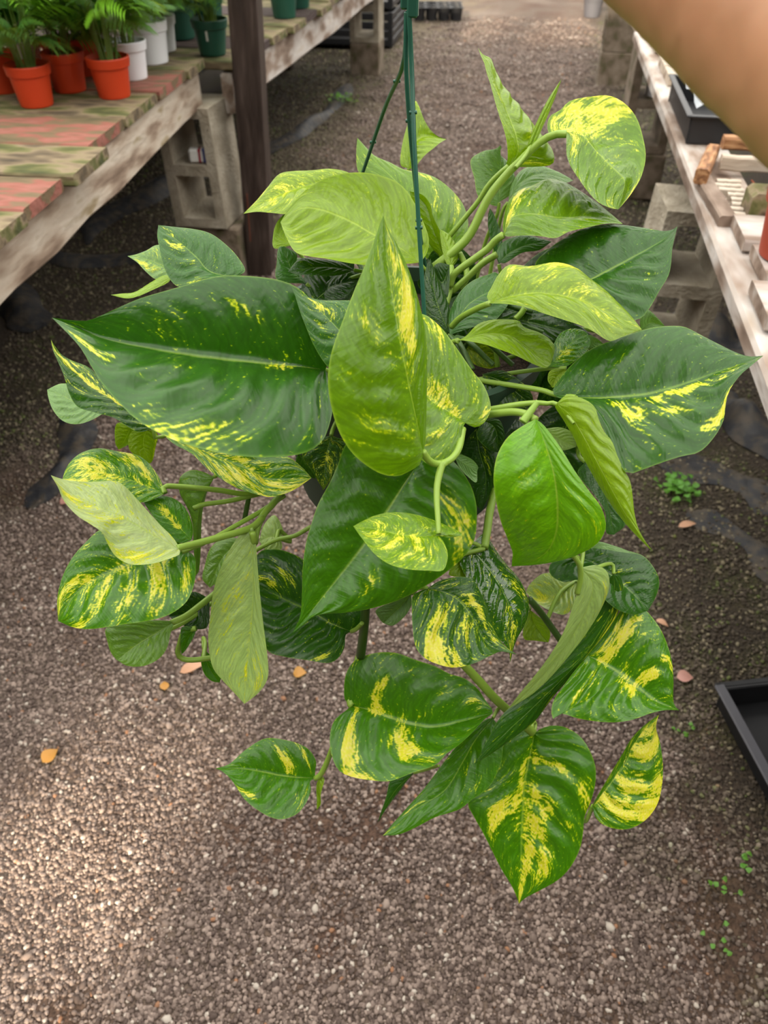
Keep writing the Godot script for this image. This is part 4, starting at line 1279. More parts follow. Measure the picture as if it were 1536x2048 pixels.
	["blueL",0.05,0.08,0,[772,2404,-843,847,2517,-975,1023,2576,-1079,1307,2528,-1112],[772,2404,-843,785,2503,-1005,864,2589,-1132,1001,2615,-1192,1146,2581,-1179,1244,2550,-1150,1307,2528,-1112],[772,2404,-843,797,2461,-839,884,2501,-847,984,2551,-894,1102,2573,-963,1230,2535,-1022,1307,2528,-1112],[]],
	["lime2",0.15,0.06,0,[770,2413,-104,825,2515,-216,985,2532,-269,1202,2503,-294,1430,2501,-346,1694,2458,-369],[770,2413,-104,754,2443,-280,775,2525,-500,852,2583,-644,965,2609,-737,1079,2643,-811,1217,2615,-808,1374,2552,-735,1527,2498,-620,1629,2466,-504,1694,2458,-369],[770,2413,-104,807,2422,-56,931,2459,-7,1056,2466,25,1167,2460,34,1271,2502,-29,1421,2516,-127,1544,2508,-223,1694,2458,-369],[-0.5,0.2,0.5,0.07,0.9,-0.85,0.3,0.1,0.05,0.6,0.5,0.7,0.3,0.04,0.4]],
	["blue",0.05,0.1,0,[754,2103,-297,849,2171,-374,992,2216,-439,1169,2233,-484],[754,2103,-297,729,2155,-392,779,2214,-484,940,2247,-545,1093,2236,-522,1169,2233,-484],[754,2103,-297,814,2108,-293,939,2176,-357,1071,2189,-398,1169,2233,-484],[]],
	["blue",0.05,0.1,0,[755,2049,-384,673,2187,-495,626,2302,-591,625,2406,-684],[755,2049,-384,735,2099,-413,653,2229,-504,621,2342,-608,625,2406,-684],[755,2049,-384,791,2089,-484,740,2218,-625,670,2346,-688,625,2406,-684],[]],
	["lime",0.06,-0.1,0,[103,2103,-187,-84,2202,-245,-290,2278,-278,-512,2369,-323,-747,2437,-344,-927,2443,-319,-1076,2354,-214],[103,2103,-187,148,2142,-267,152,2229,-379,78,2335,-492,-36,2466,-617,-158,2560,-695,-303,2611,-721,-459,2637,-717,-653,2628,-666,-823,2579,-572,-956,2501,-448,-1044,2404,-303,-1076,2354,-214],[103,2103,-187,35,2142,-65,-82,2184,51,-266,2213,185,-432,2235,238,-608,2255,234,-749,2260,201,-868,2272,141,-982,2326,-20,-1076,2354,-214],[0.8,0.8,0.2,0.05,0.45]],
	["lime",0.35,0.08,0,[-778,2357,-1284,-1031,2346,-1174,-1290,2299,-1026,-1479,2226,-876,-1597,2182,-785],[-778,2357,-1284,-723,2401,-1358,-897,2430,-1366,-1063,2425,-1329,-1242,2424,-1276,-1358,2405,-1214,-1441,2322,-1080,-1515,2248,-946,-1597,2182,-785],[-778,2357,-1284,-853,2305,-989,-987,2285,-839,-1146,2243,-726,-1294,2239,-712,-1453,2227,-733,-1597,2182,-785],[0.4,0.75,0.4,0.08,0.5,-0.9,0.85,0.1,0.1,0.8,-0.2,0.55,0.4,0.05,0.5]],
	["lime2",0.15,0.08,0,[318,1813,-775,174,1999,-1002,-47,2187,-1227,-300,2342,-1411,-516,2465,-1557,-715,2610,-1725],[318,1813,-775,135,1828,-828,-40,1943,-977,-176,2111,-1183,-374,2246,-1337,-582,2336,-1433,-671,2394,-1494,-705,2504,-1614,-715,2610,-1725],[318,1813,-775,364,1888,-931,419,1980,-1091,422,2068,-1218,355,2180,-1363,227,2275,-1476,78,2343,-1549,-65,2371,-1577,-241,2388,-1588,-387,2435,-1623,-532,2478,-1648,-627,2542,-1692,-715,2610,-1725],[0.9,0.62,0.12,0.06,0.8,0.8,0.35,0.2,0.04,0.5,0.5,0.45,0.3,0.04,0.4]],
	["lime",0.05,0.1,0,[320,1962,-436,257,2064,-530,153,2223,-677,68,2361,-804,-87,2442,-867],[320,1962,-436,236,2014,-529,134,2085,-616,35,2210,-733,-46,2346,-826,-87,2442,-867],[320,1962,-436,298,2070,-445,234,2226,-521,160,2328,-609,119,2400,-702,36,2446,-785,-87,2442,-867],[]],
	["limeP",0.02,0.2,0,[362,2028,-299,332,2111,-392,271,2196,-484,224,2253,-546],[362,2028,-299,311,2058,-324,268,2133,-403,237,2207,-488,224,2253,-546],[362,2028,-299,402,2050,-433,375,2117,-540,308,2190,-584,224,2253,-546],[]],
	["lime",0.1,0.1,0,[-301,2159,-2339,-281,2336,-2502,-179,2407,-2583,52,2389,-2605],[-301,2159,-2339,-390,2196,-2350,-393,2354,-2482,-367,2497,-2611,-330,2624,-2731,-312,2692,-2796,-258,2638,-2757,-198,2545,-2687,-120,2459,-2628,-39,2412,-2603,52,2389,-2605],[-301,2159,-2339,-227,2195,-2276,-164,2273,-2281,-106,2333,-2327,-11,2383,-2458,52,2389,-2605],[-0.9,0.5,0.1,0.1,0.5]],
	["blue",0.12,0.09,0,[-1309,2118,377,-1500,2174,415,-1600,2268,388,-1726,2368,366,-1894,2490,345],[-1309,2118,377,-1251,2144,287,-1336,2224,203,-1448,2295,157,-1566,2363,142,-1685,2408,174,-1804,2444,245,-1894,2490,345],[-1309,2118,377,-1392,2098,546,-1535,2128,634,-1669,2160,677,-1748,2224,651,-1799,2298,596,-1844,2388,506,-1875,2444,436,-1894,2490,345],[0.3,0.72,0.3,0.06,0.7,-0.2,0.88,0.3,0.05,0.7,0.8,0.35,0.3,0.06,0.6,0.25,0.5,0.1,0.04,0.4]],
	["blueL",0.3,0.07,0,[-1982,1969,15,-2126,2032,35,-2239,2078,55,-2351,2102,93],[-1982,1969,15,-2022,2093,-106,-2151,2135,-99,-2233,2109,-25,-2299,2097,39,-2351,2102,93],[-1982,1969,15,-2000,1946,149,-2085,1969,207,-2159,2021,199,-2246,2081,151,-2351,2102,93],[0.6,0.6,0.3,0.15,0.8]],
	["limeP",0.05,0.1,0,[-1920,2010,239,-2073,1964,357,-2213,1928,458,-2353,1947,505],[-1920,2010,239,-1994,2011,213,-2113,1958,265,-2212,1910,360,-2294,1923,421,-2353,1947,505],[-1920,2010,239,-1937,1986,289,-2034,1957,380,-2135,1930,455,-2229,1923,497,-2353,1947,505],[]],
	["dark",0.35,0.1,0,[-1649,1447,1582,-1780,1548,1559,-1908,1636,1545,-2035,1725,1530,-2148,1805,1517,-2235,1872,1503,-2323,1966,1471,-2363,2047,1433],[-1649,1447,1582,-1731,1508,1492,-1882,1585,1436,-2008,1658,1407,-2100,1732,1388,-2173,1802,1378,-2262,1859,1400,-2323,1913,1418,-2356,1987,1422,-2363,2047,1433],[-1649,1447,1582,-1704,1493,1699,-1770,1565,1736,-1840,1642,1756,-1947,1701,1791,-2052,1750,1803,-2121,1828,1757,-2176,1910,1681,-2236,1967,1613,-2304,2017,1532,-2363,2047,1433],[0.05,0.55,0.12,0.35,1.2,0.3,0.85,0.5,0.08,1,-0.5,0.7,0.3,0.08,0.5]],
	["blueL",0.08,0.08,0,[-2209,1305,1194,-2408,1351,1243,-2543,1422,1243,-2665,1475,1253],[-2209,1305,1194,-2303,1342,1105,-2504,1408,1078,-2610,1458,1121,-2665,1475,1253],[-2209,1305,1194,-2221,1320,1295,-2277,1324,1401,-2364,1332,1470,-2458,1357,1480,-2544,1408,1430,-2614,1459,1339,-2665,1475,1253],[]],
	["lime",0.05,0.1,0,[-2205,975,948,-2251,878,1009,-2314,787,1068],[-2205,975,948,-2322,996,972,-2333,862,1055,-2314,787,1068],[-2205,975,948,-2206,885,930,-2250,794,974,-2314,787,1068],[]],
	["lime",0.05,0.1,0,[-2021,1021,1011,-2063,891,1075,-2011,727,1139],[-2021,1021,1011,-2150,990,1068,-2163,873,1146,-2077,789,1155,-2011,727,1139],[-2021,1021,1011,-1968,926,974,-1990,808,1028,-1999,740,1097,-2011,727,1139],[0.9,0.6,0.1,0.3,0.7]],
	["mid",0.62,0.08,0,[-1730,1304,1385,-1515,1240,1430,-1288,1177,1473,-915,1090,1528,-814,1053,1556,-474,1077,1513],[-1730,1304,1385,-1562,1302,1277,-1276,1211,1276,-976,1158,1299,-944,1121,1340,-717,1139,1349,-577,1105,1421,-474,1077,1513],[-1730,1304,1385,-1542,1285,1531,-1371,1267,1606,-1204,1206,1702,-993,1131,1770,-814,1077,1777,-714,1055,1757,-581,1065,1668,-474,1077,1513],[0.4,0.5,0.6,0.3,0.3,0.6,0.85,0.4,0.1,0.4]],
	["dark",0.5,0.05,0,[-351,1350,1314,-382,1201,1398,-384,973,1523],[-351,1350,1314,-526,1279,1316,-572,1178,1376,-497,1084,1428,-432,1015,1478,-384,973,1523],[-351,1350,1314,-249,1324,1331,-254,1246,1390,-312,1096,1480,-384,973,1523],[0.3,0.5,0.4,0.1,0.4]],
	["mid",0.1,0.05,0,[-618,1156,1331,-550,1066,1366,-479,977,1400],[-618,1156,1331,-633,1114,1373,-577,1036,1415,-479,977,1400],[-618,1156,1331,-530,1123,1343,-482,1033,1382,-479,977,1400],[]],
	["mid",0.5,0.06,0,[-1467,1151,1953,-1604,1205,1953,-1746,1257,1957,-1885,1299,1969,-2022,1331,1989,-2167,1293,2079],[-1467,1151,1953,-1523,1183,1869,-1589,1227,1806,-1673,1278,1751,-1761,1309,1729,-1895,1328,1742,-2020,1353,1770,-2119,1352,1836,-2171,1332,1917,-2184,1305,2005,-2167,1293,2079],[-1467,1151,1953,-1479,1166,2005,-1546,1183,2105,-1627,1210,2159,-1742,1251,2186,-1902,1288,2177,-2055,1296,2142,-2167,1293,2079],[0.5,0.75,0.8,0.2,0.6,-0.6,0.3,0.35,0.07,0.9,-0.5,0.8,0.3,0.08,0.5]],
	["paleW",0.3,-0.06,0,[-1202,1055,2401,-1369,1143,2389,-1530,1237,2369,-1722,1324,2367,-1888,1403,2362,-1985,1475,2339,-2059,1533,2320],[-1202,1055,2401,-1244,1073,2353,-1300,1102,2314,-1376,1140,2274,-1465,1197,2226,-1563,1271,2180,-1655,1347,2146,-1722,1385,2143,-1836,1405,2192,-1937,1436,2243,-2013,1477,2283,-2059,1533,2320],[-1202,1055,2401,-1183,1054,2452,-1229,1065,2514,-1303,1079,2585,-1392,1103,2639,-1466,1135,2660,-1534,1191,2651,-1582,1258,2620,-1622,1316,2585,-1698,1356,2566,-1803,1396,2538,-1909,1455,2475,-1972,1505,2403,-2059,1533,2320],[0.8,0.3,0.3,0.1,0.7,0.3,0.6,0.3,0.1,0.4,0.5,0.85,0.4,0.1,0.6]],
	["mid",0.15,0.08,0,[-1238,892,2147,-1335,978,2107,-1446,1068,2066,-1597,1138,2054],[-1238,892,2147,-1249,908,2077,-1288,958,1997,-1364,1033,1929,-1457,1091,1918,-1546,1119,1966,-1597,1138,2054],[-1238,892,2147,-1293,917,2211,-1364,980,2213,-1461,1068,2169,-1545,1123,2105,-1597,1138,2054],[0.1,0.45,0.25,0.2,1,-0.1,0.7,0.2,0.12,0.7]],
	["pale2",0.08,0.12,0,[-1245,1017,1561,-1324,886,1663,-1352,755,1758,-1344,563,1890,-1340,370,2024],[-1245,1017,1561,-1349,1038,1531,-1455,1034,1530,-1531,979,1573,-1524,878,1642,-1452,783,1698,-1406,679,1769,-1377,521,1893,-1340,370,2024],[-1245,1017,1561,-1306,900,1598,-1340,770,1664,-1347,645,1743,-1337,519,1842,-1324,394,1974,-1340,370,2024],[]],
	["mid",0.3,0.1,0,[-1292,762,2138,-1521,752,2215,-1706,714,2306,-1852,675,2387,-1993,616,2485,-2091,537,2594,-2139,449,2699],[-1292,762,2138,-1396,829,2096,-1617,895,2084,-1828,912,2119,-1948,898,2163,-2033,833,2249,-2109,760,2343,-2160,669,2452,-2174,561,2575,-2139,449,2699],[-1292,762,2138,-1211,775,2206,-1161,731,2343,-1153,682,2459,-1187,641,2552,-1282,612,2639,-1424,596,2700,-1577,576,2738,-1740,533,2768,-1871,498,2774,-1999,477,2755,-2139,449,2699],[-0.5,0.82,0.5,0.09,0.8,0.45,0.3,0.35,0.06,0.75,0.5,0.5,0.35,0.05,0.7,0.55,0.7,0.4,0.05,0.6,0.8,0.2,0.15,0.06,0.6,0,0.6,0.15,0.25,0.3]],
	["pale2",0.1,0.08,0,[-1422,177,2348,-1553,113,2427,-1684,49,2507,-1838,-48,2621],[-1422,177,2348,-1511,175,2352,-1655,169,2371,-1823,150,2411,-1958,122,2462,-1929,38,2539,-1889,-16,2589,-1838,-48,2621],[-1422,177,2348,-1433,138,2428,-1441,69,2518,-1493,7,2593,-1600,-39,2645,-1734,-56,2655,-1838,-48,2621],[]],
	["paleG",0.18,0.1,0,[-862,827,1872,-846,637,2005,-819,429,2150,-814,231,2291,-821,20,2445,-825,-158,2574,-818,-305,2679],[-862,827,1872,-938,795,1902,-1012,703,1979,-1081,565,2091,-1121,427,2199,-1131,289,2303,-1137,139,2415,-1115,23,2498,-1076,-71,2560,-1000,-145,2600,-917,-218,2636,-818,-305,2679],[-862,827,1872,-833,754,1922,-802,597,2035,-764,414,2164,-726,252,2276,-679,65,2404,-652,-77,2501,-661,-151,2556,-711,-222,2612,-775,-274,2655,-818,-305,2679],[0,0.85,0.06,0.3,0.7,-0.3,0.35,0.4,0.06,0.35,0.6,0.8,0.3,0.08,0.4]],
	["dark",0.2,0.1,0,[-159,-430,1731,-336,-342,1738,-494,-241,1728,-724,-116,1732,-966,22,1732],[-159,-430,1731,-113,-391,1690,-77,-341,1643,-86,-297,1610,-205,-217,1573,-411,-31,1479,-623,96,1440,-779,166,1437,-899,191,1460,-985,187,1500,-1052,102,1629,-966,22,1732],[-159,-430,1731,-197,-403,1797,-185,-426,1917,-222,-448,2023,-301,-439,2090,-465,-371,2139,-639,-318,2173,-776,-266,2165,-912,-108,2016,-976,-10,1871,-966,22,1732],[-0.3,0.85,0.3,0.08,0.6,-0.45,0.7,0.15,0.06,0.4,0.85,0.3,0.15,0.03,0.4]],
	["pale2",0.05,0.1,0,[-1156,241,1431,-1308,124,1562,-1387,-69,1749],[-1156,241,1431,-1308,228,1419,-1428,159,1482,-1464,44,1598,-1468,-32,1690,-1387,-69,1749],[-1156,241,1431,-1156,154,1567,-1253,33,1694,-1387,-69,1749],[]],
	["paleG",0.15,0.1,0,[-829,241,1376,-923,243,1359,-1027,195,1383],[-829,241,1376,-837,285,1285,-924,351,1202,-1010,285,1268,-1027,195,1383],[-829,241,1376,-815,190,1438,-934,165,1460,-1027,195,1383],[]],
	["dark",0.42,0.1,0,[508,555,2020,673,508,2008,790,435,2033,885,330,2089,969,214,2156,1073,146,2181,1228,104,2169],[508,555,2020,594,570,1939,726,566,1876,830,536,1860,901,460,1897,963,363,1958,1011,265,2030,1070,187,2091,1140,134,2134,1228,104,2169],[508,555,2020,454,582,2086,410,581,2139,422,534,2238,442,470,2337,475,379,2444,550,317,2490,658,275,2497,777,242,2475,918,229,2398,1032,222,2301,1111,202,2237,1228,104,2169],[0.75,0.4,0.3,0.06,0.8,0.85,0.55,0.2,0.06,0.8,0.3,0.5,0.25,0.05,0.5,-0.4,0.55,0.16,0.2,0.7,0.45,0.35,0.4,0.04,0.4]],
	["dark",0.3,0.1,2,[780,613,1583,970,464,1685,1088,337,1780,1181,177,1907,1192,-62,2121],[780,613,1583,868,640,1450,914,608,1449,998,505,1486,1097,406,1528,1195,323,1574,1267,228,1649,1297,148,1729,1277,67,1835,1219,-5,1962,1192,-62,2121],[780,613,1583,707,587,1691,788,490,1819,922,387,1911,995,267,1998,1065,156,2057,1160,57,2086,1192,-62,2121],[0.2,0.8,0.4,0.15,0.6,-0.6,0.5,0.3,0.05,0.4]],
	["blueL",0.02,-0.08,0,[616,1501,1625,696,1447,1626,780,1398,1622],[616,1501,1625,638,1517,1600,730,1477,1595,781,1428,1608,780,1398,1622],[616,1501,1625,648,1449,1658,718,1388,1683,781,1349,1690,780,1398,1622],[]],
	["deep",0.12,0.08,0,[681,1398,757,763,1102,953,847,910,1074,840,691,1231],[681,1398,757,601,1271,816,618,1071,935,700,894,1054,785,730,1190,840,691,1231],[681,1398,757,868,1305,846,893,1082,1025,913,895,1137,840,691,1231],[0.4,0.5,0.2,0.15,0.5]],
	["blueL",0.03,0.1,0,[372,337,1901,297,246,1966,175,128,2054],[372,337,1901,254,306,1970,116,242,2022,145,171,2050,175,128,2054],[372,337,1901,382,279,1962,342,210,2022,257,136,2072,175,128,2054],[]],
	["limeP",0.1,0.1,0,[700,585,1690,758,497,1723,832,430,1739],[700,585,1690,645,501,1795,737,470,1781,832,430,1739],[700,585,1690,792,507,1717,832,430,1739],[]],
	["mid",0.18,0.09,0,[-131,-1169,1985,55,-1186,1988,243,-1223,2009,446,-1252,2023,644,-1258,2014,868,-1205,1954,1142,-1132,1872],[-131,-1169,1985,-195,-1132,1959,-217,-1039,1878,-213,-951,1800,-167,-875,1727,-83,-830,1675,61,-801,1631,226,-801,1613,397,-838,1629,583,-871,1644,721,-912,1672,857,-934,1683,981,-991,1731,1056,-1055,1791,1134,-1111,1847,1142,-1132,1872],[-131,-1169,1985,-179,-1142,2077,-237,-1138,2157,-261,-1165,2256,-249,-1210,2364,-207,-1265,2468,-134,-1315,2550,-15,-1330,2583,130,-1327,2589,273,-1324,2582,364,-1310,2559,511,-1266,2490,689,-1240,2406,774,-1191,2311,874,-1163,2222,973,-1132,2106,1058,-1109,1985,1142,-1132,1872],[-0.3,0.25,0.3,0.035,1,-0.05,0.2,0.12,0.1,0.6,0.5,0.16,0.45,0.03,1,0.85,0.32,0.3,0.06,1,0.35,0.45,0.3,0.06,0.8,0.7,0.6,0.3,0.05,0.6,-0.6,0.85,0.2,0.04,0.5]],
	["mid",0.12,0.12,0,[1161,-1427,1727,1022,-1573,1883,921,-1739,2050,787,-1931,2245,537,-2065,2407,401,-2167,2522,265,-2247,2618],[1161,-1427,1727,1103,-1445,1734,1011,-1518,1792,905,-1615,1877,802,-1730,1983,684,-1873,2125,583,-1986,2249,465,-2091,2379,348,-2187,2512,265,-2247,2618],[1161,-1427,1727,1257,-1487,1820,1281,-1634,1995,1255,-1711,2085,1214,-1791,2176,1140,-1849,2248,1041,-1904,2317,942,-1969,2389,732,-2035,2467,575,-2120,2543,414,-2201,2605,265,-2247,2618],[0,0.95,0.5,0.07,0.8,-0.4,0.75,0.2,0.05,0.5,0.7,0.4,0.1,0.06,0.5]],
	["dark",0.02,0.15,0,[486,-1901,2133,356,-1998,2243,255,-2128,2376,197,-2253,2499],[486,-1901,2133,346,-1921,2184,273,-1949,2224,248,-2068,2335,216,-2175,2432,197,-2253,2499],[486,-1901,2133,438,-1984,2151,332,-2143,2252,242,-2232,2379,197,-2253,2499],[]],
	["mid",0.25,0.1,0,[1593,-1792,1577,1567,-1972,1743,1544,-2171,1926,1561,-2371,2103,1577,-2570,2280,1603,-2769,2455,1625,-3039,2694],[1593,-1792,1577,1526,-1755,1571,1401,-1730,1588,1298,-1854,1740,1286,-2003,1891,1166,-2128,2033,1022,-2231,2154,1093,-2337,2237,1198,-2460,2324,1305,-2599,2421,1412,-2742,2517,1516,-2861,2589,1581,-2952,2645,1625,-3039,2694],[1593,-1792,1577,1647,-1737,1552,1763,-1694,1527,1902,-1697,1535,2030,-1746,1583,2130,-1837,1669,2195,-1944,1771,2208,-2068,1891,2182,-2195,2014,2144,-2288,2103,2147,-2409,2206,2129,-2535,2311,2063,-2667,2423,1958,-2780,2517,1800,-2885,2601,1680,-2967,2657,1625,-3039,2694],[-0.12,0.3,0.12,0.2,0.7,0.12,0.62,0.09,0.3,0.95,0.3,0.5,0.12,0.1,0.8,0.35,0.22,0.25,0.035,0.8,0.85,0.4,0.13,0.05,0.9,-0.5,0.52,0.3,0.05,0.9,-0.35,0.4,0.25,0.04,0.7,0.4,0.75,0.2,0.1,0.7,0,0.95,0.4,0.1,0.8]],
	["paleG",0.1,0.12,0,[1668,419,1472,1786,268,1498,1775,68,1577,1706,-142,1663,1613,-360,1753,1479,-588,1849,1344,-781,1931,1252,-893,1978],[1668,419,1472,1672,302,1550,1647,134,1637,1610,-47,1720,1549,-227,1793,1460,-443,1867,1340,-684,1935,1252,-893,1978],[1668,419,1472,1713,409,1440,1804,387,1390,1897,315,1382,1937,192,1422,1920,52,1478,1871,-99,1544,1793,-260,1619,1685,-438,1708,1560,-624,1809,1427,-772,1895,1252,-893,1978],[0.8,0.25,0.2,0.05,0.5]],
	["dark",0.18,0.08,0,[1984,164,1241,2022,-67,1374,1924,-307,1528,1778,-540,1682,1462,-902,1925,1271,-1105,2064,1026,-1384,2255],[1984,164,1241,1926,68,1286,1850,-212,1439,1695,-497,1612,1361,-861,1857,1202,-1026,1978,1112,-1211,2115,1026,-1384,2255],[1984,164,1241,2041,141,1231,2085,42,1277,2086,-85,1347,2053,-199,1416,1988,-316,1490,1905,-444,1573,1767,-651,1710,1650,-800,1813,1601,-873,1865,1496,-1032,1977,1355,-1151,2066,1183,-1285,2170,1026,-1384,2255],[0.9,0.2,0.2,0.1,0.9,0.9,0.65,0.1,0.1,0.5,0.5,0.25,0.3,0.06,0.5]],
	["mid",0.28,0.1,0,[1884,-544,1557,2020,-579,1586,2182,-633,1634,2345,-708,1704,2507,-778,1768,2689,-813,1798],[1884,-544,1557,1955,-465,1473,2059,-331,1342,2150,-214,1231,2223,-186,1199,2337,-230,1228,2459,-333,1315,2545,-452,1425,2597,-558,1529,2625,-674,1649,2626,-703,1680,2641,-780,1763,2689,-813,1798],[1884,-544,1557,1778,-531,1732,1676,-567,1901,1594,-619,2043,1602,-688,2150,1672,-643,2120,1792,-656,2130,1942,-672,2124,2108,-693,2094,2260,-705,2038,2415,-708,1947,2547,-735,1874,2689,-813,1798],[-0.3,0.22,0.35,0.06,1.1,-0.55,0.18,0.3,0.06,0.9,-0.6,0.35,0.25,0.04,0.7,0.15,0.5,0.15,0.09,0.8,-0.25,0.6,0.25,0.04,0.9,0.6,0.3,0.3,0.02,0.5,-0.8,0.7,0.15,0.05,0.6]],
	["mid",0.45,0.06,0,[2193,-2141,2060,2307,-1978,1924,2423,-1816,1788,2487,-1664,1666,2567,-1533,1559,2690,-1400,1445],[2193,-2141,2060,2176,-2172,2074,2248,-2071,1939,2332,-1945,1805,2413,-1804,1681,2490,-1648,1568,2587,-1523,1492,2690,-1400,1445],[2193,-2141,2060,2214,-2162,2140,2292,-2186,2198,2423,-2181,2223,2549,-2144,2208,2667,-2056,2143,2741,-1938,2047,2764,-1800,1927,2755,-1667,1801,2712,-1535,1660,2665,-1451,1556,2690,-1400,1445],[0.5,0.25,0.5,0.08,1.1,0.4,0.42,0.4,0.05,0.8,0.5,0.75,0.5,0.08,1,0.5,0.92,0.6,0.06,1,0.9,0.5,0.15,0.2,0.6]],
	["dark",0.06,0.08,0,[1704,160,1089,1863,121,1112,2058,28,1183,2190,-45,1241,2322,-141,1323],[1704,160,1089,1729,205,1019,1882,212,967,2072,179,956,2246,147,962,2358,74,1025,2405,3,1100,2388,-70,1195,2322,-141,1323],[1704,160,1089,1541,229,1186,1454,213,1272,1475,169,1343,1582,145,1381,1698,165,1364,1859,80,1412,2026,-34,1444,2191,-108,1415,2322,-141,1323],[-0.3,0.5,0.2,0.03,0.5,0.1,0.6,0.2,0.03,0.5]],
	["blueL",0.02,0.1,0,[1765,290,1097,1904,316,1073,2172,285,1100],[1765,290,1097,1828,327,1046,1966,309,1050,2087,290,1075,2172,285,1100],[1765,290,1097,1858,313,1113,2006,312,1123,2172,285,1100],[]],
	["paleG",0.4,0.06,0,[1755,-257,981,1593,-333,1076,1470,-369,1130,1314,-321,1112],[1755,-257,981,1614,-258,963,1528,-220,934,1432,-231,962,1343,-282,1043,1314,-321,1112],[1755,-257,981,1732,-307,1208,1659,-350,1293,1513,-326,1282,1383,-311,1209,1314,-321,1112],[0.2,0.7,0.5,0.1,0.7]],
	["limeP",0.2,0.1,0,[1374,-513,1140,1439,-618,1224,1574,-737,1308],[1374,-513,1140,1331,-596,1282,1348,-674,1355,1452,-695,1342,1574,-737,1308],[1374,-513,1140,1532,-582,1217,1580,-664,1269,1574,-737,1308],[]],
	["mid",0.15,0.08,0,[-473,-2121,2222,-646,-2099,2256,-819,-2065,2279,-993,-2021,2295,-1182,-1983,2320,-1412,-1960,2372],[-473,-2121,2222,-480,-2072,2168,-483,-2008,2107,-558,-1929,2048,-670,-1881,2026,-795,-1849,2026,-953,-1822,2044,-1052,-1837,2088,-1176,-1891,2186,-1293,-1957,2305,-1412,-1960,2372],[-473,-2121,2222,-506,-2093,2288,-478,-2105,2362,-501,-2137,2481,-566,-2167,2586,-689,-2169,2659,-806,-2136,2670,-931,-2081,2647,-1045,-2029,2603,-1129,-1980,2542,-1219,-1937,2468,-1328,-1927,2406,-1412,-1960,2372],[-0.45,0.35,0.4,0.05,0.9,-0.9,0.28,0.3,0.03,0.8,0.85,0.7,0.2,0.06,0.8,0.8,0.2,0.15,0.04,0.6,-0.2,0.8,0.3,0.05,0.4]],
	["limeP",0.02,0.1,0,[-423,-2105,2199,-430,-2211,2296,-401,-2291,2363,-421,-2357,2426],[-423,-2105,2199,-449,-2158,2271,-430,-2264,2363,-421,-2357,2426],[-423,-2105,2199,-379,-2123,2220,-397,-2223,2322,-387,-2300,2384,-421,-2357,2426],[]],
	["mid",0.1,0.1,0,[-1380,-457,2098,-1340,-614,2166,-1244,-763,2214],[-1380,-457,2098,-1399,-519,2152,-1371,-634,2215,-1308,-718,2235,-1244,-763,2214],[-1380,-457,2098,-1266,-571,2148,-1228,-687,2190,-1244,-763,2214],[]],
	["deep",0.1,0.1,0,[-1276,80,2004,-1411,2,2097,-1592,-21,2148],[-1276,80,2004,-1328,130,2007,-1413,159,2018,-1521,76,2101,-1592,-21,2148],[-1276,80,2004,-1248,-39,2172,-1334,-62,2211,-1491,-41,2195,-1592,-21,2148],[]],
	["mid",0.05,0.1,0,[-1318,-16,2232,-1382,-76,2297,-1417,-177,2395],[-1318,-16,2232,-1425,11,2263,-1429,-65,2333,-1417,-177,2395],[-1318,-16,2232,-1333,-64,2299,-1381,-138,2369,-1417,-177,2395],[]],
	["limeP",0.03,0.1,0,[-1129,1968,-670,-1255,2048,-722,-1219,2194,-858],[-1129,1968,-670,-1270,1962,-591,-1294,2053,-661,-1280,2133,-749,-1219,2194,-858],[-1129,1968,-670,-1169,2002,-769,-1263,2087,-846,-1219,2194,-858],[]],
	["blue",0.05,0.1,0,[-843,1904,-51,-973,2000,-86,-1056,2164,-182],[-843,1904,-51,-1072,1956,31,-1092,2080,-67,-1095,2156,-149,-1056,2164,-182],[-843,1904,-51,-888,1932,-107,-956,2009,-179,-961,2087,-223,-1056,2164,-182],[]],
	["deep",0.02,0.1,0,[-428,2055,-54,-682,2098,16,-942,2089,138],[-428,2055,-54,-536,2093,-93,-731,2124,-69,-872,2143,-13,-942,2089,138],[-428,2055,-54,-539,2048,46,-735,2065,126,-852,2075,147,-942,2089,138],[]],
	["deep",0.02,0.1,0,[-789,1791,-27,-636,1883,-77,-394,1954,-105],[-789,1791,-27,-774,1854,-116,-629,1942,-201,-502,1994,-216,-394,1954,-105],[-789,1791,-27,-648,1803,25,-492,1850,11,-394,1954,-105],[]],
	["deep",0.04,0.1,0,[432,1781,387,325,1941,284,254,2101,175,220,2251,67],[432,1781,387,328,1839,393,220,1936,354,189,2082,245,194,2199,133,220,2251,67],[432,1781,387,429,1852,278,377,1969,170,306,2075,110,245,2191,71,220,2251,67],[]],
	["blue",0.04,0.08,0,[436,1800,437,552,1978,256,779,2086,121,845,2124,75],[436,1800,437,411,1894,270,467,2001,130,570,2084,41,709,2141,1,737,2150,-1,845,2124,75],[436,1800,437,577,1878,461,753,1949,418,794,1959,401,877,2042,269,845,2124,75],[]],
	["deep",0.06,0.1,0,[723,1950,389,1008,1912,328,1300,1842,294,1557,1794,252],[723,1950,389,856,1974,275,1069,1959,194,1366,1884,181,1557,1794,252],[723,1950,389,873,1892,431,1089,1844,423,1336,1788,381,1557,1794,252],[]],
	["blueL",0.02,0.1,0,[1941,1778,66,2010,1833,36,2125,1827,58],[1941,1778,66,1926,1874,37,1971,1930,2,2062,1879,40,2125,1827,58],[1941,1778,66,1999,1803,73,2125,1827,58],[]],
	["blueL",0.02,0.1,0,[1515,1764,422,1572,1806,374,1644,1790,376],[1515,1764,422,1505,1855,373,1573,1841,371,1644,1790,376],[1515,1764,422,1576,1768,434,1644,1790,376],[]],
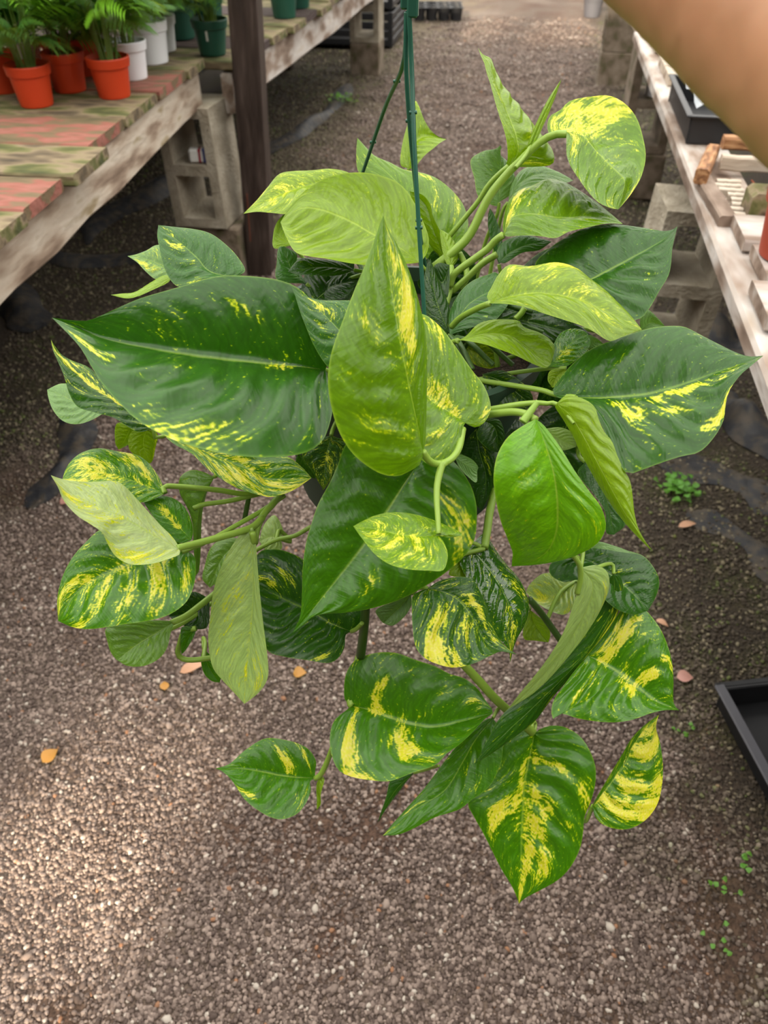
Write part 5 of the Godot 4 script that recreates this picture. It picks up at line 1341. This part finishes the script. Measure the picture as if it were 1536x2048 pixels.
	["blue",0.05,0.1,0,[1585,1169,1081,1765,956,1179,1881,682,1334],[1585,1169,1081,1539,1108,1159,1691,968,1240,1785,856,1288,1813,717,1352,1881,682,1334],[1585,1169,1081,1728,1023,1088,1867,863,1152,1966,737,1241,1881,682,1334],[]],
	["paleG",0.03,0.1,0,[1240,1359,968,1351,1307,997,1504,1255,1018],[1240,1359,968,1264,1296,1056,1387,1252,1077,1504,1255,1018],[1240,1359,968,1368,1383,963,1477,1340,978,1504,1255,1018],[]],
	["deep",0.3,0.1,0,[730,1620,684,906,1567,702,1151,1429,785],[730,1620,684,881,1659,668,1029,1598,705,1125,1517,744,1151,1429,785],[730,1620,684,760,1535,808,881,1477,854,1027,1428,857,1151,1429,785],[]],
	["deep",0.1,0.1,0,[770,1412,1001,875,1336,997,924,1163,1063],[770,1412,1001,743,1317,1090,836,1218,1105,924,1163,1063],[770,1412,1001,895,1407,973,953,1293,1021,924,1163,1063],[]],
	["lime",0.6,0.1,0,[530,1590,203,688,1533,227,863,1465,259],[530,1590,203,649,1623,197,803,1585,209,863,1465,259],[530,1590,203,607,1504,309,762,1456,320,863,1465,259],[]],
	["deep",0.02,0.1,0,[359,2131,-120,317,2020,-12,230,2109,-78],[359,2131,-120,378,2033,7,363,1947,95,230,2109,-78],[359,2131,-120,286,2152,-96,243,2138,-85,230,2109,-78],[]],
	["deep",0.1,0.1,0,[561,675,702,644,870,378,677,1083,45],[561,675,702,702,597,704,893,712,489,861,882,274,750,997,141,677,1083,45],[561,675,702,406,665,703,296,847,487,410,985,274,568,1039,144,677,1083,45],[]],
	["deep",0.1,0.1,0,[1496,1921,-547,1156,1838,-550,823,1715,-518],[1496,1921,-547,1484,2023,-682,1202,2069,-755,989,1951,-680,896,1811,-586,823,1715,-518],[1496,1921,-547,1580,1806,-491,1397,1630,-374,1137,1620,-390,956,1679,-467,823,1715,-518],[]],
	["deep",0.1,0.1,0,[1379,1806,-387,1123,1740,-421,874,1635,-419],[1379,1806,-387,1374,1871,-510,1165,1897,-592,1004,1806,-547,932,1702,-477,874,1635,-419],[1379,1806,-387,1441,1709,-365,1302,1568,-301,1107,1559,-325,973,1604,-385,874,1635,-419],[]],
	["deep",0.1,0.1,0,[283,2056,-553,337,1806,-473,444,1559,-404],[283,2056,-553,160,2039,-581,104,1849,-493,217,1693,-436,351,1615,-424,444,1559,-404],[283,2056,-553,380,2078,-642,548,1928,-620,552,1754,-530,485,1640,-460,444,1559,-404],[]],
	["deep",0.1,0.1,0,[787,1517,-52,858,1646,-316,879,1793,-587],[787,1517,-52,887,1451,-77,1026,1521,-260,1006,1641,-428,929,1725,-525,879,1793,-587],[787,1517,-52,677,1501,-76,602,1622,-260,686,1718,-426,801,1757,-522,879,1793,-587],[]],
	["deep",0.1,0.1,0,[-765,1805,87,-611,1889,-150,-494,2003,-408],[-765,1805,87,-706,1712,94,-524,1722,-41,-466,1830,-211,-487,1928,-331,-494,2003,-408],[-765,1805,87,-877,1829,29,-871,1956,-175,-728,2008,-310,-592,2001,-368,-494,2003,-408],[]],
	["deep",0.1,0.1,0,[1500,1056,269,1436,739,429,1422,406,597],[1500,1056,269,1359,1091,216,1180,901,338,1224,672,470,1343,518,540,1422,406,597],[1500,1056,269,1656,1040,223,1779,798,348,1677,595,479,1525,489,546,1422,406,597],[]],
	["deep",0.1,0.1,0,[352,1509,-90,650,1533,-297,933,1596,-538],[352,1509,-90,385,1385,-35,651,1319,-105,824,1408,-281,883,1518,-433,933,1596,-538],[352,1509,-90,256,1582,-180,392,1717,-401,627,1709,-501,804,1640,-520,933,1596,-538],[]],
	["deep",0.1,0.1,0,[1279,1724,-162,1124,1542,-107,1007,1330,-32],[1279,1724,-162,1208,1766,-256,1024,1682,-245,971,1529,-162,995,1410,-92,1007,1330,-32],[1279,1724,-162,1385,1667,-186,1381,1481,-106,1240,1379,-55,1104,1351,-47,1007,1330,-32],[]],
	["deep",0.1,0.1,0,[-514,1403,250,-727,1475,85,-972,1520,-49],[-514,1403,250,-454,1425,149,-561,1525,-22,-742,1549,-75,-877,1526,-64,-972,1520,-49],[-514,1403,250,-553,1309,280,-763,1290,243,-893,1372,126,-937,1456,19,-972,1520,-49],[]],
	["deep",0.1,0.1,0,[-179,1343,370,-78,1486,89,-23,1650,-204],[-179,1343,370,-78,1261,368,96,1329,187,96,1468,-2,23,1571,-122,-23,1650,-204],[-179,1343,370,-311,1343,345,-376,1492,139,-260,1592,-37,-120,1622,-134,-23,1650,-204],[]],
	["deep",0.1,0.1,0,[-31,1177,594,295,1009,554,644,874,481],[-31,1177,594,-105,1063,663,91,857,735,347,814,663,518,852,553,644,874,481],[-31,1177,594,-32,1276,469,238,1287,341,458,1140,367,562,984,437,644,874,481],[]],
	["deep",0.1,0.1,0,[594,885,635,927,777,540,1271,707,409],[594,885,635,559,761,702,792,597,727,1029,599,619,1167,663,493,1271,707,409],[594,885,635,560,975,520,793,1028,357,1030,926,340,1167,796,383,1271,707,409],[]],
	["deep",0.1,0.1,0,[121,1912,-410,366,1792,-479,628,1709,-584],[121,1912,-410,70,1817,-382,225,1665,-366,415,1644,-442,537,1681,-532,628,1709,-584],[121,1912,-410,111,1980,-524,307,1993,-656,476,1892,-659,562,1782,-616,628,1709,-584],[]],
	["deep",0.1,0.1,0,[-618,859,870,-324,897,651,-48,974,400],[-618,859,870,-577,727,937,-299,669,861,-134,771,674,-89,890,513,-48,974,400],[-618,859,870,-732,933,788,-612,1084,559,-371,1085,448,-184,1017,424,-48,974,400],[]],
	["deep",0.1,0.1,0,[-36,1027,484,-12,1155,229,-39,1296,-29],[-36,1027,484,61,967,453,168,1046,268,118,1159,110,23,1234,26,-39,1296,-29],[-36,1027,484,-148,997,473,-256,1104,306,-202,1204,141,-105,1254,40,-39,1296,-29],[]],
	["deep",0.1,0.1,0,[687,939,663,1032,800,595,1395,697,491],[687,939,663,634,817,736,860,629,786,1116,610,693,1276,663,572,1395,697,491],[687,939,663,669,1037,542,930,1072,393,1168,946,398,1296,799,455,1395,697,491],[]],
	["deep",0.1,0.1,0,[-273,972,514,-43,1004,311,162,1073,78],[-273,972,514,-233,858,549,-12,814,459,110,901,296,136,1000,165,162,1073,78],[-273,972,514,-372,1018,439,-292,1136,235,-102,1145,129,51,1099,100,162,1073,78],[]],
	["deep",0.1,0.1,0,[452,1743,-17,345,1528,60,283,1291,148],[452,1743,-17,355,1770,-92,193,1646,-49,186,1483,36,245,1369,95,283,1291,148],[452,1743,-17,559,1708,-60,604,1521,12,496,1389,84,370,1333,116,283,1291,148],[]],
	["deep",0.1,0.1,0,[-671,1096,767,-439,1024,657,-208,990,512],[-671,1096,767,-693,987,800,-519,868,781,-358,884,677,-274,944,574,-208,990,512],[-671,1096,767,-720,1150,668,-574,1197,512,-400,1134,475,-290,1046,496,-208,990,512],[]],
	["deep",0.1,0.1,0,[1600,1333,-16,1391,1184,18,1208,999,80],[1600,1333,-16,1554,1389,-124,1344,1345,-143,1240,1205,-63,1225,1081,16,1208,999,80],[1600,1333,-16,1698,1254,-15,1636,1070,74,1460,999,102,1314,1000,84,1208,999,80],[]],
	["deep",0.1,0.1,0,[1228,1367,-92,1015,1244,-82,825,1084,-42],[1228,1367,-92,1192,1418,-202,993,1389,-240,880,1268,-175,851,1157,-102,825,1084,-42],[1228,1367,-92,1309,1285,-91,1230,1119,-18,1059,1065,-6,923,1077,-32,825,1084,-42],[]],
]
const STEMS := [
	["stem",24,25,[423,1785,1971,456,1717,1959,503,1667,1933,559,1640,1881,612,1633,1797,642,1646,1694,648,1680,1526]],
	["stem",26,16,[566,1659,1898,546,1648,1931,535,1590,2054,549,1534,2170,568,1490,2261,587,1441,2361]],
	["stem",22,20,[692,1588,719,779,1597,754,989,1631,831,1191,1662,911,1278,1666,957,1425,1695,1015]],
	["stem",29,11,[728,1629,1220,806,1655,1233,994,1737,1256,1129,1787,1281,1215,1807,1307,1276,1821,1326,1393,1772,1466]],
	["stem",29,26,[732,1604,1241,809,1658,1290,971,1772,1400,1068,1823,1487,1104,1833,1538,1131,1842,1569]],
	["limeP",30,19,[1046,1829,1596,1087,1879,1544,1133,1934,1487]],
	["stem",18,17,[704,1535,630,912,1609,635,1049,1652,643,1224,1704,659,1357,1733,680]],
	["stem",29,41,[1170,3006,-706,1101,2998,-721,1033,2972,-723,942,2907,-707,840,2802,-672,736,2694,-636,608,2520,-570,486,2251,-461,347,2107,-405,187,1972,-354]],
	["stem",21,22,[746,2743,-709,661,2660,-709,594,2578,-702,528,2460,-686,446,2346,-671,274,2119,-637]],
	["stem",16,16,[902,2906,-706,871,2857,-630,803,2791,-518]],
	["stem",29,30,[770,2413,-104,711,2360,-109,659,2291,-107,577,2216,-110,409,2063,-114,372,1953,-97]],
	["stem",28,28,[733,2195,-241,621,2115,-228,512,2001,-198,385,1874,-164]],
	["stem",26,26,[411,2077,-487,476,2010,-389,494,1937,-278,442,1897,-194]],
	["stem",28,28,[353,2035,-304,362,2016,-275,373,1922,-129,359,1839,7]],
	["stem",22,24,[731,2240,736,641,2150,650,519,2011,542,450,1897,483]],
	["stem",21,21,[525,1940,770,456,1851,658]],
	["stem",24,24,[996,2003,295,972,1971,327,935,1939,362]],
	["stem",25,28,[-1215,1059,2400,-1138,986,2262,-1042,907,2100,-893,801,1859,-839,783,1703]],
	["stem",18,20,[-1275,864,2247,-1141,822,2056,-1002,799,1834,-863,783,1620,-741,781,1417]],
	["stem",28,29,[-853,814,1908,-843,714,1922,-858,739,1828,-848,776,1675,-797,796,1535,-747,825,1379]],
	["stem",21,22,[-1468,1153,1952,-1490,1171,1904,-1385,1123,1831,-1163,1011,1697,-999,923,1608,-834,879,1481]],
	["stem",20,20,[-1380,836,1747,-1309,841,1692,-1148,823,1603,-972,816,1493,-832,814,1403]],
	["stem",26,28,[-1449,169,2360,-1379,133,2245,-1314,113,2100,-1254,99,1966,-1137,80,1709]],
	["stem",18,19,[-1496,51,2338,-1415,15,2207,-1352,-5,2090,-1291,-18,1958]],
	["stem",23,23,[-1325,-19,2236,-1425,-64,2258,-1461,-164,2315,-1475,-229,2350,-1439,-274,2365,-1358,-301,2343,-1212,-321,2277,-1064,-335,2206]],
	["stem",19,19,[-1156,137,1593,-995,241,1528,-834,328,1476,-678,378,1451,-544,459,1403]],
	["dark",40,43,[-23,-29,1754,-45,-307,1719,-73,-594,1691,-98,-829,1673]],
	["stem",36,36,[-129,-946,1581,-146,-995,1673,-178,-1076,1825,-144,-1157,1963,-123,-1169,1984]],
	["stem",27,26,[-469,-2125,2225,-417,-2060,2214,-363,-1918,2180,-302,-1697,2128,-242,-1478,2079]],
	["stem",38,43,[802,-539,1803,969,-800,1774,1136,-1063,1752,1279,-1260,1730,1546,-1610,1692]],
	["dark",29,30,[1326,-139,1354,1463,-296,1380,1627,-506,1424,1715,-620,1450]],
	["stem",22,22,[1538,613,1454,1592,538,1471,1656,447,1491,1676,344,1529,1669,225,1578]],
	["stem",21,22,[2199,-2153,2043,2189,-2261,2054,2167,-2419,2069,2089,-2466,1964]],
	["stem",34,33,[925,750,1028,907,691,1238,902,641,1423,894,602,1573]],
	["stem",17,18,[-1246,1019,1559,-1229,1011,1504,-1143,957,1327]],
	["dark",20,21,[-1018,792,1454,-1042,685,1492,-1067,560,1536]],
	["stem",13,13,[486,-1901,2133,582,-1771,2164,714,-1576,2209]],
	["stem",20,19,[-160,-428,1729,-106,-343,1760,-49,-220,1795]],
	["dark",19,19,[634,1528,105,606,1413,214,593,1298,320]],
	["stem",16,20,[-383,1881,1248,-311,1833,1198,-375,1736,980,-337,1550,888]],
	["stem",16,20,[-41,1931,1281,6,1843,1270,-54,1761,1027,-38,1550,949]],
	["stem",16,20,[356,1354,1530,387,1362,1435,486,1529,1482,645,1663,1610]],
	["stem",16,20,[1295,2066,120,1223,1997,113,1102,1828,48,938,1550,152]],
	["stem",16,20,[693,2386,-881,690,2287,-872,602,1988,-920,540,1550,-782]],
	["stem",16,20,[772,2404,-843,731,2313,-835,700,1998,-852,658,1550,-685]],
	["stem",16,20,[755,2049,-384,781,1952,-383,783,1820,-501,841,1550,-441]],
	["stem",16,20,[103,2103,-187,164,2026,-210,240,1847,-611,407,1550,-858]],
	["stem",16,20,[-778,2357,-1284,-708,2325,-1348,-641,1974,-1142,-475,1550,-823]],
	["stem",16,20,[318,1813,-775,347,1717,-776,347,1702,-905,407,1550,-858]],
	["stem",16,20,[-301,2159,-2339,-316,2060,-2329,-261,1875,-1723,-190,1550,-931]],
	["stem",16,20,[-1309,2118,377,-1238,2064,333,-1131,1855,214,-922,1550,227]],
	["stem",16,20,[-1982,1969,15,-1913,1907,-22,-1480,1780,-43,-947,1550,76]],
	["stem",16,20,[-1920,2010,239,-1859,1995,161,-1448,1800,69,-947,1550,76]],
	["stem",16,20,[-1649,1447,1582,-1589,1370,1560,-1195,1519,1017,-711,1550,630]],
	["stem",16,20,[-2209,1305,1194,-2137,1258,1143,-1521,1448,762,-803,1550,508]],
	["stem",16,20,[-2205,975,948,-2190,990,851,-1555,1283,572,-874,1550,372]],
	["stem",16,20,[-2021,1021,1011,-2016,1039,913,-1462,1306,603,-874,1550,372]],
	["stem",16,20,[-1730,1304,1385,-1812,1291,1329,-1235,1448,919,-711,1550,630]],
	["stem",16,20,[-351,1350,1314,-348,1369,1215,-286,1470,1034,-190,1550,931]],
	["stem",16,20,[-618,1156,1331,-676,1166,1250,-493,1373,1021,-337,1550,888]],
	["stem",16,20,[-1156,241,1431,-1111,242,1342,-1130,235,1407,-1075,189,1561]],
	["stem",16,20,[-829,241,1376,-758,186,1333,-846,305,1337,-834,328,1476]],
	["stem",16,20,[508,555,2020,422,531,1975,686,599,1708,894,602,1573]],
	["stem",16,20,[616,1501,1625,538,1494,1563,425,1546,1180,264,1550,912]],
	["stem",16,20,[681,1398,757,656,1417,663,655,1494,633,658,1550,685]],
	["stem",16,20,[372,337,1901,409,342,1808,160,174,1739,-23,-29,1754]],
	["stem",16,20,[700,585,1690,647,598,1606,782,614,1543,894,602,1573]],
	["stem",16,20,[1161,-1427,1727,1196,-1420,1634,1238,-1367,1636,1346,-1347,1721]],
	["stem",16,20,[1593,-1792,1577,1594,-1774,1478,1555,-1681,1546,1546,-1610,1692]],
	["stem",16,20,[1984,164,1241,1967,184,1144,1814,259,1303,1675,314,1542]],
	["stem",16,20,[1884,-544,1557,1801,-559,1502,1785,-562,1415,1715,-620,1450]],
	["stem",16,20,[1704,160,1089,1620,142,1037,1675,272,1220,1676,344,1529]],
	["stem",16,20,[1765,290,1097,1681,243,1072,1698,376,1210,1661,421,1501]],
	["stem",16,20,[1755,-257,981,1811,-267,899,1614,-282,1097,1504,-349,1391]],
	["stem",16,20,[1374,-513,1140,1332,-496,1050,1424,-410,1177,1504,-349,1391]],
	["stem",16,20,[-1380,-457,2098,-1415,-439,2006,-1347,-364,2116,-1285,-311,2310]],
	["stem",16,20,[-1129,1968,-670,-1072,1887,-689,-981,1779,-678,-803,1550,-508]],
	["stem",16,20,[-843,1904,-51,-787,1823,-69,-910,1747,-152,-947,1550,-76]],
	["stem",16,20,[-428,2055,-54,-357,2008,-105,-703,1823,-154,-947,1550,-76]],
	["stem",16,20,[-789,1791,-27,-859,1720,-32,-883,1691,-140,-947,1550,-76]],
	["stem",16,20,[432,1781,387,464,1686,385,530,1686,448,658,1550,685]],
	["stem",16,20,[723,1950,389,636,1916,352,767,1770,327,841,1550,441]],
	["stem",16,20,[1941,1778,66,1875,1703,64,1430,1684,-55,950,1550,0]],
	["stem",16,20,[1515,1764,422,1454,1684,423,1193,1677,273,901,1550,301]],
	["stem",16,20,[1585,1169,1081,1530,1181,999,1490,1452,960,1425,1695,1015]],
	["stem",16,20,[1240,1359,968,1162,1353,906,985,1475,681,759,1550,571]],
	["stem",16,20,[770,1412,1001,694,1407,937,640,1501,803,540,1550,782]],
	["stem",16,20,[530,1590,203,448,1577,147,701,1590,163,901,1550,301]],
]
const WIRES := [
	[-7,3896,7,-67,3538,-230,-278,3135,-713,-545,2503,-1115,-782,1986,-1423],
	[4,3898,17,32,3595,41,96,3115,260,165,2617,425,240,2064,571,278,1761,634],
	[-15,3894,-3,-13,3584,-9,20,3161,-41,59,2694,-169,115,2034,-398,275,1458,-449],
]
const CLIP := [0,3896,6]
const HAND := Vector3(-0.0840, 1.3317, -0.5935)
const ARM := [Vector3(-0.0274, 1.3004, -0.5219), Vector3(0.0531, 1.2675, -0.4205), Vector3(0.0908, 1.2503, -0.3639), Vector3(0.1115, 1.2414, -0.3214), Vector3(0.1333, 1.2338, -0.2410), Vector3(0.1880, 1.1717, -0.0522)]
